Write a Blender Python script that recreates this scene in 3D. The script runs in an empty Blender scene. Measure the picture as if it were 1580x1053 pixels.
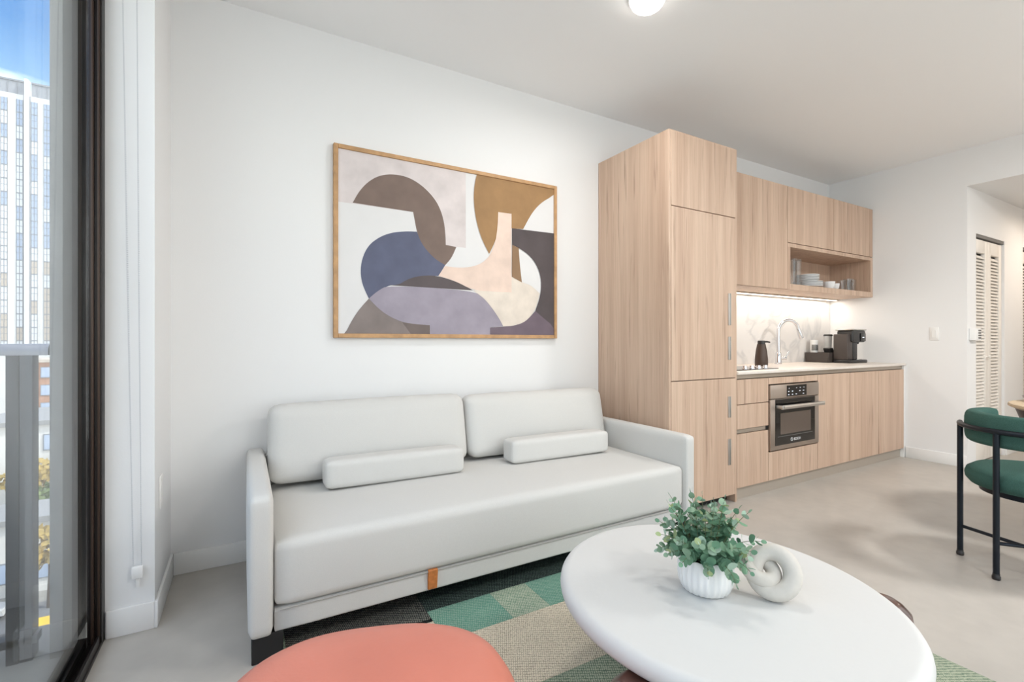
import bpy, bmesh, math, random
from mathutils import Vector, Matrix
random.seed(7)
scene = bpy.context.scene
COL = scene.collection

# ------------------------------------------------------------------ camera
CAM_H = 1.13
FPX = 729.0
ANG = math.atan2(415.0, FPX)
cd = bpy.data.cameras.new('camera')
cd.sensor_width = 36.0
cd.lens = FPX / 1580.0 * 36.0
cd.clip_start = 0.02
cd.clip_end = 2000
cam = bpy.data.objects.new('camera', cd)
COL.objects.link(cam)
cam.location = (0, 0, CAM_H)
cam.rotation_euler = (math.pi / 2, 0, -ANG)
scene.camera = cam

# ------------------------------------------------------------------ view
vs = scene.view_settings
vs.view_transform = 'Standard'
vs.look = 'None'
vs.gamma = 1.0
vs.use_curve_mapping = False
vs.exposure = 0.34

# ------------------------------------------------------------------ world
SKY = 1.0
w = bpy.data.worlds.new('sky')
scene.world = w
w.use_nodes = True
nt = w.node_tree
nt.nodes.clear()
out = nt.nodes.new('ShaderNodeOutputWorld')
bg = nt.nodes.new('ShaderNodeBackground')
bg.inputs['Strength'].default_value = SKY
tc = nt.nodes.new('ShaderNodeTexCoord')
sep = nt.nodes.new('ShaderNodeSeparateXYZ')
nt.links.new(tc.outputs['Generated'], sep.inputs[0])
ramp = nt.nodes.new('ShaderNodeValToRGB')
e = ramp.color_ramp.elements
e[0].position = 0.0; e[0].color = (1.5, 1.55, 1.6, 1)
e[1].position = 1.0; e[1].color = (0.12, 0.34, 1.0, 1)
for p, c in ((0.22, (1.25, 1.4, 1.5, 1)), (0.34, (0.42, 0.78, 1.25, 1)), (0.43, (0.11, 0.42, 1.0, 1))):
    n = e.new(p); n.color = c
nt.links.new(sep.outputs['Z'], ramp.inputs[0])
mp = nt.nodes.new('ShaderNodeMapping')
mp.inputs['Scale'].default_value = (1, 1, 3.0)
nt.links.new(tc.outputs['Generated'], mp.inputs[0])
nz = nt.nodes.new('ShaderNodeTexNoise')
nz.inputs['Scale'].default_value = 2.6
nz.inputs['Detail'].default_value = 6
nt.links.new(mp.outputs[0], nz.inputs['Vector'])
cr = nt.nodes.new('ShaderNodeValToRGB')
cr.color_ramp.elements[0].position = 0.44; cr.color_ramp.elements[0].color = (0, 0, 0, 1)
cr.color_ramp.elements[1].position = 0.60; cr.color_ramp.elements[1].color = (0.9, 0.9, 0.9, 1)
nt.links.new(nz.outputs['Fac'], cr.inputs[0])
mx = nt.nodes.new('ShaderNodeMixRGB')
mx.inputs['Color2'].default_value = (3.15, 3.15, 3.12, 1)
nt.links.new(cr.outputs[0], mx.inputs['Fac'])
nt.links.new(ramp.outputs[0], mx.inputs['Color1'])
nt.links.new(mx.outputs[0], bg.inputs['Color'])
nt.links.new(bg.outputs[0], out.inputs['Surface'])

# ------------------------------------------------------------------ sun
sl = bpy.data.lights.new('sun', 'SUN')
sl.energy = 3.6
sl.angle = 0.02
sl.color = (1.0, 0.95, 0.88)
sun = bpy.data.objects.new('sun', sl)
COL.objects.link(sun)
sun.rotation_euler = Vector((-0.70, 0.35, -0.85)).to_track_quat('-Z', 'Y').to_euler()

LAMP_W = 20.0      # power of each ceiling lamp
LED_W = 5.0

# ================================================================== helpers
def srgb(r, g, b):
    f = lambda v: (v / 255 / 12.92) if v / 255 <= 0.04045 else ((v / 255 + 0.055) / 1.055) ** 2.4
    return (f(r), f(g), f(b), 1)

MATS = {}
def mat(name, rgb, rough=0.6, metal=0.0, noise=0.0, nscale=8.0, bump=0.0, bscale=40.0, spec=0.5, stretch=(1, 1, 1), coat=0.0, sub=0.0):
    m = bpy.data.materials.new(name)
    m.use_nodes = True
    nt = m.node_tree
    b = nt.nodes['Principled BSDF']
    c = srgb(*rgb)
    b.inputs['Base Color'].default_value = c
    b.inputs['Roughness'].default_value = rough
    b.inputs['Metallic'].default_value = metal
    b.inputs['Specular IOR Level'].default_value = spec
    b.inputs['Coat Weight'].default_value = coat
    tc = nt.nodes.new('ShaderNodeTexCoord')
    mp = nt.nodes.new('ShaderNodeMapping')
    mp.inputs['Scale'].default_value = stretch
    nt.links.new(tc.outputs['Object'], mp.inputs[0])
    if noise > 0:
        nz = nt.nodes.new('ShaderNodeTexNoise')
        nz.inputs['Scale'].default_value = nscale
        nz.inputs['Detail'].default_value = 5
        nt.links.new(mp.outputs[0], nz.inputs['Vector'])
        r = nt.nodes.new('ShaderNodeValToRGB')
        r.color_ramp.elements[0].position = 0.3
        r.color_ramp.elements[1].position = 0.7
        r.color_ramp.elements[0].color = tuple(v * (1 - noise) for v in c[:3]) + (1,)
        r.color_ramp.elements[1].color = tuple(min(1, v * (1 + noise)) for v in c[:3]) + (1,)
        nt.links.new(nz.outputs['Fac'], r.inputs[0])
        nt.links.new(r.outputs[0], b.inputs['Base Color'])
    if bump > 0:
        n2 = nt.nodes.new('ShaderNodeTexNoise')
        n2.inputs['Scale'].default_value = bscale
        n2.inputs['Detail'].default_value = 3
        nt.links.new(mp.outputs[0], n2.inputs['Vector'])
        bp = nt.nodes.new('ShaderNodeBump')
        bp.inputs['Strength'].default_value = bump
        bp.inputs['Distance'].default_value = 0.01
        nt.links.new(n2.outputs['Fac'], bp.inputs['Height'])
        nt.links.new(bp.outputs[0], b.inputs['Normal'])
    MATS[name] = m
    return m

def emit_mat(name, rgb, strength):
    m = bpy.data.materials.new(name)
    m.use_nodes = True
    b = m.node_tree.nodes['Principled BSDF']
    b.inputs['Base Color'].default_value = srgb(*rgb)
    b.inputs['Emission Color'].default_value = srgb(*rgb)
    b.inputs['Emission Strength'].default_value = strength
    MATS[name] = m
    return m

def glass_mat(name, tint=(1, 1, 1), base=0.04):
    m = bpy.data.materials.new(name)
    m.use_nodes = True
    nt = m.node_tree
    nt.nodes.clear()
    o = nt.nodes.new('ShaderNodeOutputMaterial')
    t = nt.nodes.new('ShaderNodeBsdfTransparent')
    t.inputs['Color'].default_value = tint + (1,)
    g = nt.nodes.new('ShaderNodeBsdfGlossy')
    g.inputs['Roughness'].default_value = 0.02
    lw = nt.nodes.new('ShaderNodeLayerWeight')
    lw.inputs['Blend'].default_value = 0.5
    pw = nt.nodes.new('ShaderNodeMath'); pw.operation = 'POWER'; pw.inputs[1].default_value = 5
    ml = nt.nodes.new('ShaderNodeMath'); ml.operation = 'MULTIPLY_ADD'
    ml.inputs[1].default_value = 0.9 - base; ml.inputs[2].default_value = base
    mix = nt.nodes.new('ShaderNodeMixShader')
    nt.links.new(lw.outputs['Facing'], pw.inputs[0])
    nt.links.new(pw.outputs[0], ml.inputs[0])
    nt.links.new(ml.outputs[0], mix.inputs[0])
    nt.links.new(t.outputs[0], mix.inputs[1])
    nt.links.new(g.outputs[0], mix.inputs[2])
    nt.links.new(mix.outputs[0], o.inputs[0])
    MATS[name] = m
    return m

def ORG(p):
    v = Vector((0, 0, 0))
    while p is not None:
        v += Vector(p.location)
        p = p.parent
    return v

def link(name, me, m, parent=None, smooth=None, kind=None, loc=None):
    o = bpy.data.objects.new(name, me)
    COL.objects.link(o)
    if m is not None and len(me.materials) == 0:
        for q in (m if isinstance(m, (list, tuple)) else [m]):
            me.materials.append(MATS[q])
    if smooth is not None:
        me.shade_smooth()
        if smooth < 180:
            me.set_sharp_from_angle(angle=math.radians(smooth))
    if parent is not None:
        o.parent = parent
    if loc is not None:
        o.location = loc
    if kind:
        o['kind'] = kind
    return o

def from_bm(name, bm, m, parent=None, smooth=None, kind=None, world=True):
    """bm is in world coordinates; shifted to the parent's origin"""
    if parent is not None and world:
        bmesh.ops.translate(bm, verts=bm.verts, vec=-ORG(parent))
    me = bpy.data.meshes.new(name)
    bm.to_mesh(me)
    bm.free()
    return link(name, me, m, parent, smooth, kind)

def bm_box(lo, hi, r=0.0, seg=2, bm=None):
    b = bmesh.new()
    bmesh.ops.create_cube(b, size=1)
    lo, hi = Vector(lo), Vector(hi)
    for v in b.verts:
        v.co = Vector([(lo[i] + hi[i]) / 2 + v.co[i] * (hi[i] - lo[i]) for i in range(3)])
    if r > 0:
        bmesh.ops.bevel(b, geom=list(b.edges), offset=r, segments=seg, profile=0.5, affect='EDGES')
    if bm is None:
        return b
    me = bpy.data.meshes.new('t'); b.to_mesh(me); b.free()
    bm.from_mesh(me); bpy.data.meshes.remove(me)
    return bm

def box(name, lo, hi, m, parent=None, r=0.0, seg=2, kind=None, world=True):
    return from_bm(name, bm_box(lo, hi, r, seg), m, parent, 40 if r > 0 else None, kind, world)

def bm_tube(pts, rad, n=12, bm=None, caps=True, closed=False):
    bm = bm or bmesh.new()
    pts = [Vector(p) for p in pts]
    N = len(pts)
    rads = rad if isinstance(rad, (list, tuple)) else [rad] * N
    rings = []
    prev = None
    for i, p in enumerate(pts):
        if closed:
            d = (pts[(i + 1) % N] - pts[i - 1]).normalized()
        else:
            d = (pts[min(i + 1, N - 1)] - pts[max(i - 1, 0)]).normalized()
        if prev is None:
            a = Vector((0, 0, 1)) if abs(d.z) < 0.9 else Vector((1, 0, 0))
            u = d.cross(a).normalized()
        else:
            u = (prev - d * prev.dot(d)).normalized()
        prev = u
        v = d.cross(u)
        rings.append([bm.verts.new(p + (u * math.cos(2 * math.pi * k / n) + v * math.sin(2 * math.pi * k / n)) * rads[i]) for k in range(n)])
    for i in range(N if closed else N - 1):
        a, b = rings[i], rings[(i + 1) % N]
        for k in range(n):
            bm.faces.new((a[k], a[(k + 1) % n], b[(k + 1) % n], b[k]))
    if caps and not closed:
        bm.faces.new(rings[0][::-1]); bm.faces.new(rings[-1])
    bmesh.ops.recalc_face_normals(bm, faces=bm.faces)
    return bm

def tube(name, pts, rad, m, parent=None, n=12, world=True, closed=False):
    return from_bm(name, bm_tube(pts, rad, n, closed=closed), m, parent, 50, None, world)

def bm_lathe(prof, c=(0, 0, 0), n=32, mod=None, bm=None):
    """prof: (r, z) list bottom to top; closes poles when r==0"""
    bm = bm or bmesh.new()
    c = Vector(c)
    rings = []
    for r, z in prof:
        if r <= 1e-6:
            rings.append([bm.verts.new(c + Vector((0, 0, z)))])
        else:
            rr = []
            for k in range(n):
                a = 2 * math.pi * k / n
                q = r * (mod(a, z) if mod else 1)
                rr.append(bm.verts.new(c + Vector((q * math.cos(a), q * math.sin(a), z))))
            rings.append(rr)
    for a, b in zip(rings, rings[1:]):
        if len(a) == 1 and len(b) == 1:
            continue
        for k in range(n):
            k2 = (k + 1) % n
            if len(a) == 1:
                bm.faces.new((a[0], b[k2], b[k]))
            elif len(b) == 1:
                bm.faces.new((a[k], a[k2], b[0]))
            else:
                bm.faces.new((a[k], a[k2], b[k2], b[k]))
    bmesh.ops.recalc_face_normals(bm, faces=bm.faces)
    return bm

def lathe(name, prof, m, parent=None, c=(0, 0, 0), n=32, smooth=40, mod=None, world=True):
    return from_bm(name, bm_lathe(prof, c, n, mod), m, parent, smooth, None, world)

def bm_soft(lo, hi, r, n=18, bulge=(0, 0, 0), fn=None):
    """rounded, slightly puffed upholstery block"""
    bm = bmesh.new()
    bmesh.ops.create_cube(bm, size=2)
    bmesh.ops.subdivide_edges(bm, edges=bm.edges, cuts=n, use_grid_fill=True)
    lo, hi = Vector(lo), Vector(hi)
    ce = (lo + hi) / 2; h = (hi - lo) / 2
    for v in bm.verts:
        q = v.co.copy()
        # push subdivision lines towards the edges so the rounding is well sampled
        q = Vector([math.copysign(abs(t) ** 0.6, t) if abs(t) > 1e-9 else 0 for t in q])
        p = Vector([q[i] * h[i] for i in range(3)])
        inner = Vector([max(-h[i] + r, min(h[i] - r, p[i])) for i in range(3)])
        d = p - inner
        if d.length > 1e-9:
            p = inner + d.normalized() * min(r, d.length if False else r)
        for i in range(3):
            if bulge[i]:
                j, k = (i + 1) % 3, (i + 2) % 3
                f = max(0, 1 - (p[j] / h[j]) ** 2) * max(0, 1 - (p[k] / h[k]) ** 2)
                p[i] += math.copysign(bulge[i] * f ** 0.7, p[i]) if abs(p[i]) > 1e-6 else 0
        p = p + ce
        if fn:
            p = fn(p)
        v.co = p
    return bm

def soft(name, lo, hi, r, m, parent=None, n=18, bulge=(0, 0, 0), fn=None, world=True):
    return from_bm(name, bm_soft(lo, hi, r, n, bulge, fn), m, parent, 180, None, world)

def tag(o, label, cat, group=None):
    o['label'] = label; o['category'] = cat
    if group: o['group'] = group
    return o

def thing(name, label, cat, loc, group=None):
    o = bpy.data.objects.new(name, None)
    o.empty_display_size = 0.1
    COL.objects.link(o)
    o.location = loc
    return tag(o, label, cat, group)

def struct(o):
    o['kind'] = 'structure'
    return o

def copy_tree(o, parent=None):
    c = o.copy(); COL.objects.link(c); c.parent = parent
    for ch in list(o.children):
        copy_tree(ch, c)
    return c

# ================================================================== materials
mat('wall_paint', (236, 235, 234), 0.75, bump=0.03, bscale=180)
mat('ceiling_paint', (246, 246, 246), 0.85, bump=0.03, bscale=160)
mat('chain_white', (206, 206, 208), 0.5)
mat('trim_paint', (238, 236, 233), 0.5)
mat('bronze', (34, 28, 25), 0.4, 0.4)
mat('bronze_light', (70, 54, 44), 0.35, 0.4)
mat('concrete_out', (150, 147, 143), 0.8, noise=0.15, nscale=3, bump=0.1, bscale=30)
mat('rail_paint', (86, 86, 90), 0.45, 0.2, noise=0.06, nscale=5)
mat('rail_cap', (150, 150, 156), 0.35, 0.6)
glass_mat('window_glass', (0.93, 0.96, 0.96))
glass_mat('drink_glass', (0.98, 0.985, 0.985), 0.06)
mat('linen', (209, 207, 203), 0.9, noise=0.025, nscale=300, bump=0.12, bscale=700, spec=0.2)
mat('linen_seam', (176, 173, 168), 0.9, spec=0.2)
mat('black_leg', (24, 24, 26), 0.5)
mat('tan_leather', (196, 120, 62), 0.55, noise=0.15, nscale=60)
mat('coral_leather', (211, 123, 102), 0.42, noise=0.06, nscale=5, bump=0.04, bscale=120, spec=0.8)
mat('white_plaster', (211, 210, 207), 0.55, bump=0.05, bscale=60)
mat('dark_wood', (74, 42, 32), 0.28, noise=0.3, nscale=9, stretch=(1, 1, 5), coat=0.4)
mat('pot_white', (232, 231, 228), 0.35)
mat('soil', (60, 48, 38), 0.9, noise=0.3, nscale=60)
mat('stone_knot', (204, 198, 189), 0.75, noise=0.05, nscale=30, bump=0.08, bscale=90)
mat('stem', (112, 118, 84), 0.7)
mat('leaf_a', (138, 166, 138), 0.55)
mat('leaf_b', (108, 148, 118), 0.55)
mat('leaf_c', (166, 182, 130), 0.55)
mat('leaf_d', (164, 188, 168), 0.55)
mat('steel', (196, 192, 187), 0.3, 0.9)
mat('steel_warm', (178, 164, 152), 0.32, 0.85)
mat('chrome', (225, 225, 228), 0.08, 1.0)
mat('black_glass', (18, 17, 17), 0.06, spec=0.6)
mat('oven_window', (96, 84, 76), 0.12)
mat('black_plastic', (40, 38, 38), 0.4)
mat('black_matte', (30, 29, 29), 0.6)
mat('tray_brown', (70, 62, 58), 0.5)
mat('dispenser', (78, 64, 56), 0.4, 0.3)
mat('porcelain', (236, 236, 236), 0.25)
mat('print_white', (236, 236, 234), 0.6)
mat('print_black', (40, 40, 40), 0.6)
mat('counter', (226, 216, 206), 0.35, noise=0.03, nscale=20)
mat('channel', (176, 164, 150), 0.35, 0.6)
mat('plinth_metal', (190, 180, 168), 0.4, 0.5)
mat('dark_gap', (40, 34, 30), 0.9)
mat('green_fabric', (62, 92, 84), 0.95, noise=0.18, nscale=260, bump=0.25, bscale=420, spec=0.15)
mat('navy_metal', (26, 32, 40), 0.4, 0.5)
mat('table_wood', (190, 168, 138), 0.45, noise=0.12, nscale=8, stretch=(1, 8, 1))
mat('frame_oak', (190, 148, 104), 0.55, noise=0.18, nscale=20, stretch=(1, 1, 1))
mat('door_paint', (236, 230, 222), 0.5)
mat('grille', (110, 108, 106), 0.6)
emit_mat('lamp_glow', (255, 252, 246), 6.0)
emit_mat('led_glow', (255, 240, 220), 3.0)
emit_mat('green_led', (90, 255, 160), 1.2)
emit_mat('panel_digit', (220, 225, 235), 0.8)
# city
mat('tower_wall', (222, 220, 216), 0.8, noise=0.04, nscale=0.3)
mat('tower_column', (235, 234, 232), 0.7)
mat('tower_dark', (158, 160, 166), 0.6)
mat('tower_glass', (172, 186, 208), 0.15, spec=0.8)
mat('tower_bright', (226, 228, 230), 0.5)
mat('tower_tan', (200, 186, 170), 0.5)
mat('tower_frame', (142, 144, 150), 0.6)
mat('city_ground', (150, 146, 140), 0.9, noise=0.15, nscale=0.2)
mat('asphalt', (110, 110, 112), 0.9, noise=0.1, nscale=1)
mat('house_white', (222, 218, 212), 0.8)
mat('house_brick', (186, 140, 112), 0.8, noise=0.1, nscale=1)
mat('roof_grey', (150, 148, 146), 0.8)
mat('tree_ochre', (176, 150, 84), 0.9, noise=0.3, nscale=1.2)
mat('tree_green', (110, 124, 74), 0.9, noise=0.3, nscale=1.2)
mat('bark', (92, 76, 62), 0.9)
mat('car_yellow', (240, 190, 30), 0.35)
mat('car_silver', (200, 198, 196), 0.35)
mat('tyre', (30, 30, 30), 0.8)
mat('car_glass', (40, 46, 52), 0.1)

def wood_mat(name, base, dark, light):
    m = bpy.data.materials.new(name); m.use_nodes = True
    nt = m.node_tree; b = nt.nodes['Principled BSDF']
    b.inputs['Roughness'].default_value = 0.5
    tc = nt.nodes.new('ShaderNodeTexCoord')
    oi = nt.nodes.new('ShaderNodeObjectInfo')
    sc = nt.nodes.new('ShaderNodeVectorMath'); sc.operation = 'SCALE'
    add = nt.nodes.new('ShaderNodeVectorMath'); add.operation = 'ADD'
    comb = nt.nodes.new('ShaderNodeCombineXYZ')
    nt.links.new(oi.outputs['Random'], comb.inputs['Z'])
    nt.links.new(comb.outputs[0], sc.inputs[0]); sc.inputs['Scale'].default_value = 9.0
    nt.links.new(tc.outputs['Object'], add.inputs[0]); nt.links.new(sc.outputs[0], add.inputs[1])
    def nz(scl, scale, detail, rough=0.6):
        mp = nt.nodes.new('ShaderNodeMapping'); mp.inputs['Scale'].default_value = scl
        nt.links.new(add.outputs[0], mp.inputs[0])
        n = nt.nodes.new('ShaderNodeTexNoise')
        n.inputs['Scale'].default_value = scale; n.inputs['Detail'].default_value = detail
        n.inputs['Roughness'].default_value = rough
        nt.links.new(mp.outputs[0], n.inputs['Vector'])
        return n
    n1 = nz((9, 9, 0.28), 1.6, 2)          # plank bands
    n2 = nz((40, 40, 0.9), 2.2, 6, 0.7)    # fine grain
    n3 = nz((22, 22, 1.1), 1.5, 3)         # dark flecks
    r1 = nt.nodes.new('ShaderNodeValToRGB')
    r1.color_ramp.elements[0].position = 0.32; r1.color_ramp.elements[0].color = srgb(*base)
    r1.color_ramp.elements[1].position = 0.68; r1.color_ramp.elements[1].color = srgb(*light)
    nt.links.new(n1.outputs['Fac'], r1.inputs[0])
    r2 = nt.nodes.new('ShaderNodeValToRGB')
    r2.color_ramp.elements[0].position = 0.28; r2.color_ramp.elements[0].color = (0.84, 0.82, 0.80, 1)
    r2.color_ramp.elements[1].position = 0.62; r2.color_ramp.elements[1].color = (1.02, 1.02, 1.02, 1)
    nt.links.new(n2.outputs['Fac'], r2.inputs[0])
    mu = nt.nodes.new('ShaderNodeMixRGB'); mu.blend_type = 'MULTIPLY'; mu.inputs['Fac'].default_value = 1
    nt.links.new(r1.outputs[0], mu.inputs['Color1']); nt.links.new(r2.outputs[0], mu.inputs['Color2'])
    r3 = nt.nodes.new('ShaderNodeValToRGB')
    r3.color_ramp.elements[0].position = 0.60; r3.color_ramp.elements[0].color = (0, 0, 0, 1)
    r3.color_ramp.elements[1].position = 0.74; r3.color_ramp.elements[1].color = (0.6, 0.6, 0.6, 1)
    nt.links.new(n3.outputs['Fac'], r3.inputs[0])
    m2 = nt.nodes.new('ShaderNodeMixRGB'); m2.inputs['Color2'].default_value = srgb(*dark)
    nt.links.new(r3.outputs[0], m2.inputs['Fac']); nt.links.new(mu.outputs[0], m2.inputs['Color1'])
    nt.links.new(m2.outputs[0], b.inputs['Base Color'])
    MATS[name] = m
wood_mat('oak', (193, 163, 141), (136, 106, 86), (211, 184, 162))

def floor_mat():
    m = bpy.data.materials.new('polished_concrete'); m.use_nodes = True
    nt = m.node_tree; b = nt.nodes['Principled BSDF']
    tc = nt.nodes.new('ShaderNodeTexCoord')
    n1 = nt.nodes.new('ShaderNodeTexNoise'); n1.inputs['Scale'].default_value = 1.1; n1.inputs['Detail'].default_value = 7
    n2 = nt.nodes.new('ShaderNodeTexNoise'); n2.inputs['Scale'].default_value = 9; n2.inputs['Detail'].default_value = 8
    for n in (n1, n2): nt.links.new(tc.outputs['Object'], n.inputs['Vector'])
    r = nt.nodes.new('ShaderNodeValToRGB')
    r.color_ramp.elements[0].position = 0.32; r.color_ramp.elements[0].color = srgb(178, 172, 164)
    r.color_ramp.elements[1].position = 0.68; r.color_ramp.elements[1].color = srgb(193, 186, 177)
    nt.links.new(n1.outputs['Fac'], r.inputs[0])
    r2 = nt.nodes.new('ShaderNodeValToRGB')
    r2.color_ramp.elements[0].position = 0.3; r2.color_ramp.elements[0].color = (0.93, 0.93, 0.93, 1)
    r2.color_ramp.elements[1].position = 0.7; r2.color_ramp.elements[1].color = (1.03, 1.03, 1.03, 1)
    nt.links.new(n2.outputs['Fac'], r2.inputs[0])
    mu = nt.nodes.new('ShaderNodeMixRGB'); mu.blend_type = 'MULTIPLY'; mu.inputs['Fac'].default_value = 1
    nt.links.new(r.outputs[0], mu.inputs['Color1']); nt.links.new(r2.outputs[0], mu.inputs['Color2'])
    nt.links.new(mu.outputs[0], b.inputs['Base Color'])
    b.inputs['Roughness'].default_value = 0.38
    b.inputs['Specular IOR Level'].default_value = 0.4
    MATS['polished_concrete'] = m
floor_mat()

def marble_mat():
    m = bpy.data.materials.new('marble'); m.use_nodes = True
    nt = m.node_tree; b = nt.nodes['Principled BSDF']
    tc = nt.nodes.new('ShaderNodeTexCoord')
    n1 = nt.nodes.new('ShaderNodeTexNoise'); n1.inputs['Scale'].default_value = 1.6; n1.inputs['Detail'].default_value = 6; n1.inputs['Distortion'].default_value = 1.2
    nt.links.new(tc.outputs['Object'], n1.inputs['Vector'])
    r = nt.nodes.new('ShaderNodeValToRGB')
    el = r.color_ramp.elements
    el[0].position = 0.0; el[0].color = srgb(226, 222, 218)
    el[1].position = 1.0; el[1].color = srgb(226, 222, 218)
    for p, c in ((0.46, (222, 218, 214)), (0.5, (204, 201, 199)), (0.54, (222, 218, 214))):
        q = el.new(p); q.color = srgb(*c)
    nt.links.new(n1.outputs['Fac'], r.inputs[0])
    nt.links.new(r.outputs[0], b.inputs['Base Color'])
    b.inputs['Roughness'].default_value = 0.25
    MATS['marble'] = m
marble_mat()

def weave_mat(name, a, b_, ang=0.0, amount=0.5, scale=42.0):
    m = bpy.data.materials.new(name); m.use_nodes = True
    nt = m.node_tree; b = nt.nodes['Principled BSDF']
    b.inputs['Roughness'].default_value = 0.95; b.inputs['Specular IOR Level'].default_value = 0.1
    tc = nt.nodes.new('ShaderNodeTexCoord')
    mp = nt.nodes.new('ShaderNodeMapping'); mp.inputs['Rotation'].default_value = (0, 0, ang)
    nt.links.new(tc.outputs['Object'], mp.inputs[0])
    wv = []
    for d in ('X', 'Y'):
        q = nt.nodes.new('ShaderNodeTexWave'); q.bands_direction = d
        q.inputs['Scale'].default_value = scale * (1.0 if d == 'X' else 0.6); q.inputs['Distortion'].default_value = 1.6; q.inputs['Detail'].default_value = 2
        q.inputs['Detail Scale'].default_value = 3
        nt.links.new(mp.outputs[0], q.inputs['Vector']); wv.append(q)
    mu = nt.nodes.new('ShaderNodeMath'); mu.operation = 'MULTIPLY'
    nt.links.new(wv[0].outputs['Fac'], mu.inputs[0]); nt.links.new(wv[1].outputs['Fac'], mu.inputs[1])
    nz = nt.nodes.new('ShaderNodeTexNoise'); nz.inputs['Scale'].default_value = 160; nz.inputs['Detail'].default_value = 3
    nt.links.new(mp.outputs[0], nz.inputs['Vector'])
    ad = nt.nodes.new('ShaderNodeMath'); ad.operation = 'MULTIPLY_ADD'; ad.inputs[1].default_value = 0.9
    nt.links.new(mu.outputs[0], ad.inputs[0]); nt.links.new(nz.outputs['Fac'], ad.inputs[2])
    r = nt.nodes.new('ShaderNodeValToRGB')
    r.color_ramp.elements[0].position = 0.62 - amount * 0.3; r.color_ramp.elements[0].color = srgb(*a)
    r.color_ramp.elements[1].position = 0.95 - amount * 0.2; r.color_ramp.elements[1].color = srgb(*b_)
    nt.links.new(ad.outputs[0], r.inputs[0])
    nt.links.new(r.outputs[0], b.inputs['Base Color'])
    bp = nt.nodes.new('ShaderNodeBump'); bp.inputs['Strength'].default_value = 0.5; bp.inputs['Distance'].default_value = 0.004
    nt.links.new(ad.outputs[0], bp.inputs['Height']); nt.links.new(bp.outputs[0], b.inputs['Normal'])
    MATS[name] = m
weave_mat('weave_charcoal', (42, 46, 46), (140, 138, 128), 0.5, 0.1)
weave_mat('weave_dark', (36, 44, 44), (96, 112, 104), 0.5, 0.1)
weave_mat('weave_green', (90, 140, 123), (150, 178, 160), 0.4, 0.3)
weave_mat('weave_sage', (118, 146, 124), (186, 192, 172), 0.4, 0.5)
weave_mat('weave_beige', (158, 150, 132), (226, 214, 192), 0.5, 0.8)
weave_mat('weave_moss', (104, 122, 104), (178, 184, 162), 0.5, 0.6)
weave_mat('weave_black', (20, 22, 22), (46, 50, 48), 0.0, 0.2)

# ================================================================== room shell
BY, RX, LX, CZ = 2.79, 5.6, -0.455, 2.845
STUBX, STUBY = -0.303, 2.32
REARY = -2.6
struct(box('floor', (LX, REARY - .1, -0.12), (9.0, BY + .1, 0), 'polished_concrete'))
struct(box('ceiling', (LX - .25, REARY - .2, CZ), (RX + .15, BY + .15, CZ + .2), 'ceiling_paint'))
struct(box('wall_back', (STUBX, BY, 0), (RX + .15, BY + .15, CZ), 'wall_paint'))
struct(box('wall_left', (LX, STUBY, 0), (STUBX, BY + .15, CZ), 'wall_paint'))
RW0, RW1, RWZ = .2, 4.6, 2.62      # unseen glazing added behind the camera to brighten the sofa wall
bm = bm_box((LX - .25, REARY - .15, -0.12), (RW0, REARY, CZ))
bm_box((RW1, REARY - .15, -0.12), (RX + .15, REARY, CZ), bm=bm)
bm_box((RW0, REARY - .15, RWZ), (RW1, REARY, CZ), bm=bm)
bm_box((RW0, REARY - .15, -.12), (RW1, REARY, 0), bm=bm)
struct(from_bm('wall_rear', bm, 'wall_paint'))
win_added = bpy.data.objects.new('window_added', None); COL.objects.link(win_added)
win_added.location = (RW0, REARY, 0); win_added['kind'] = 'structure'
box('sill', (RW0, REARY - .1, 0), (RW1, REARY - .03, .05), 'bronze', win_added, .002)
box('head', (RW0, REARY - .1, RWZ - .05), (RW1, REARY - .03, RWZ), 'bronze', win_added, .002)
for k in range(4):
    x_ = RW0 + .03 + (RW1 - RW0 - .06) * k / 3
    box('mullion', (x_ - .03, REARY - .1, .05), (x_ + .03, REARY - .03, RWZ - .05), 'bronze', win_added, .002)
for k in range(3):
    x_ = RW0 + .03 + (RW1 - RW0 - .06) * k / 3
    box('pane', (x_ + .03, REARY - .07, .05), (x_ + (RW1 - RW0 - .06) / 3 - .03, REARY - .062, RWZ - .05), 'window_glass', win_added)
HY0, HY1, HZ = 0.35, 1.65, 2.51
bm = bm_box((RX, HY1, 0), (RX + .15, BY, CZ))
bm_box((RX, REARY, 0), (RX + .15, HY0, CZ), bm=bm)
bm_box((RX, HY0, HZ), (RX + .15, HY1, CZ), bm=bm)
struct(from_bm('wall_right', bm, 'wall_paint'))
# hallway
bm = bm_box((RX + .15, HY1, 0), (5.806, HY1 + .12, HZ))
bm_box((5.806, HY1, 2.113), (6.54, HY1 + .12, HZ), bm=bm)
bm_box((6.54, HY1, 0), (7.08, HY1 + .12, HZ), bm=bm)
bm_box((7.08, HY1, 2.113), (7.86, HY1 + .12, HZ), bm=bm)
bm_box((7.86, HY1, 0), (9.0, HY1 + .12, HZ), bm=bm)
struct(from_bm('wall_hall', bm, 'wall_paint'))
struct(box('wall_hall_side', (RX + .15, HY0 - .12, 0), (9.0, HY0, HZ), 'wall_paint'))
struct(box('wall_hall_end', (9.0, HY0 - .12, 0), (9.12, HY1 + .8, HZ), 'wall_paint'))
struct(box('ceiling_hall', (RX + .15, HY0 - .12, HZ), (9.12, HY1 + .8, HZ + .15), 'wall_paint'))
struct(box('wall_closet', (RX + .15, HY1 + .7, 0), (9.0, HY1 + .8, HZ), 'wall_paint'))
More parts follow.
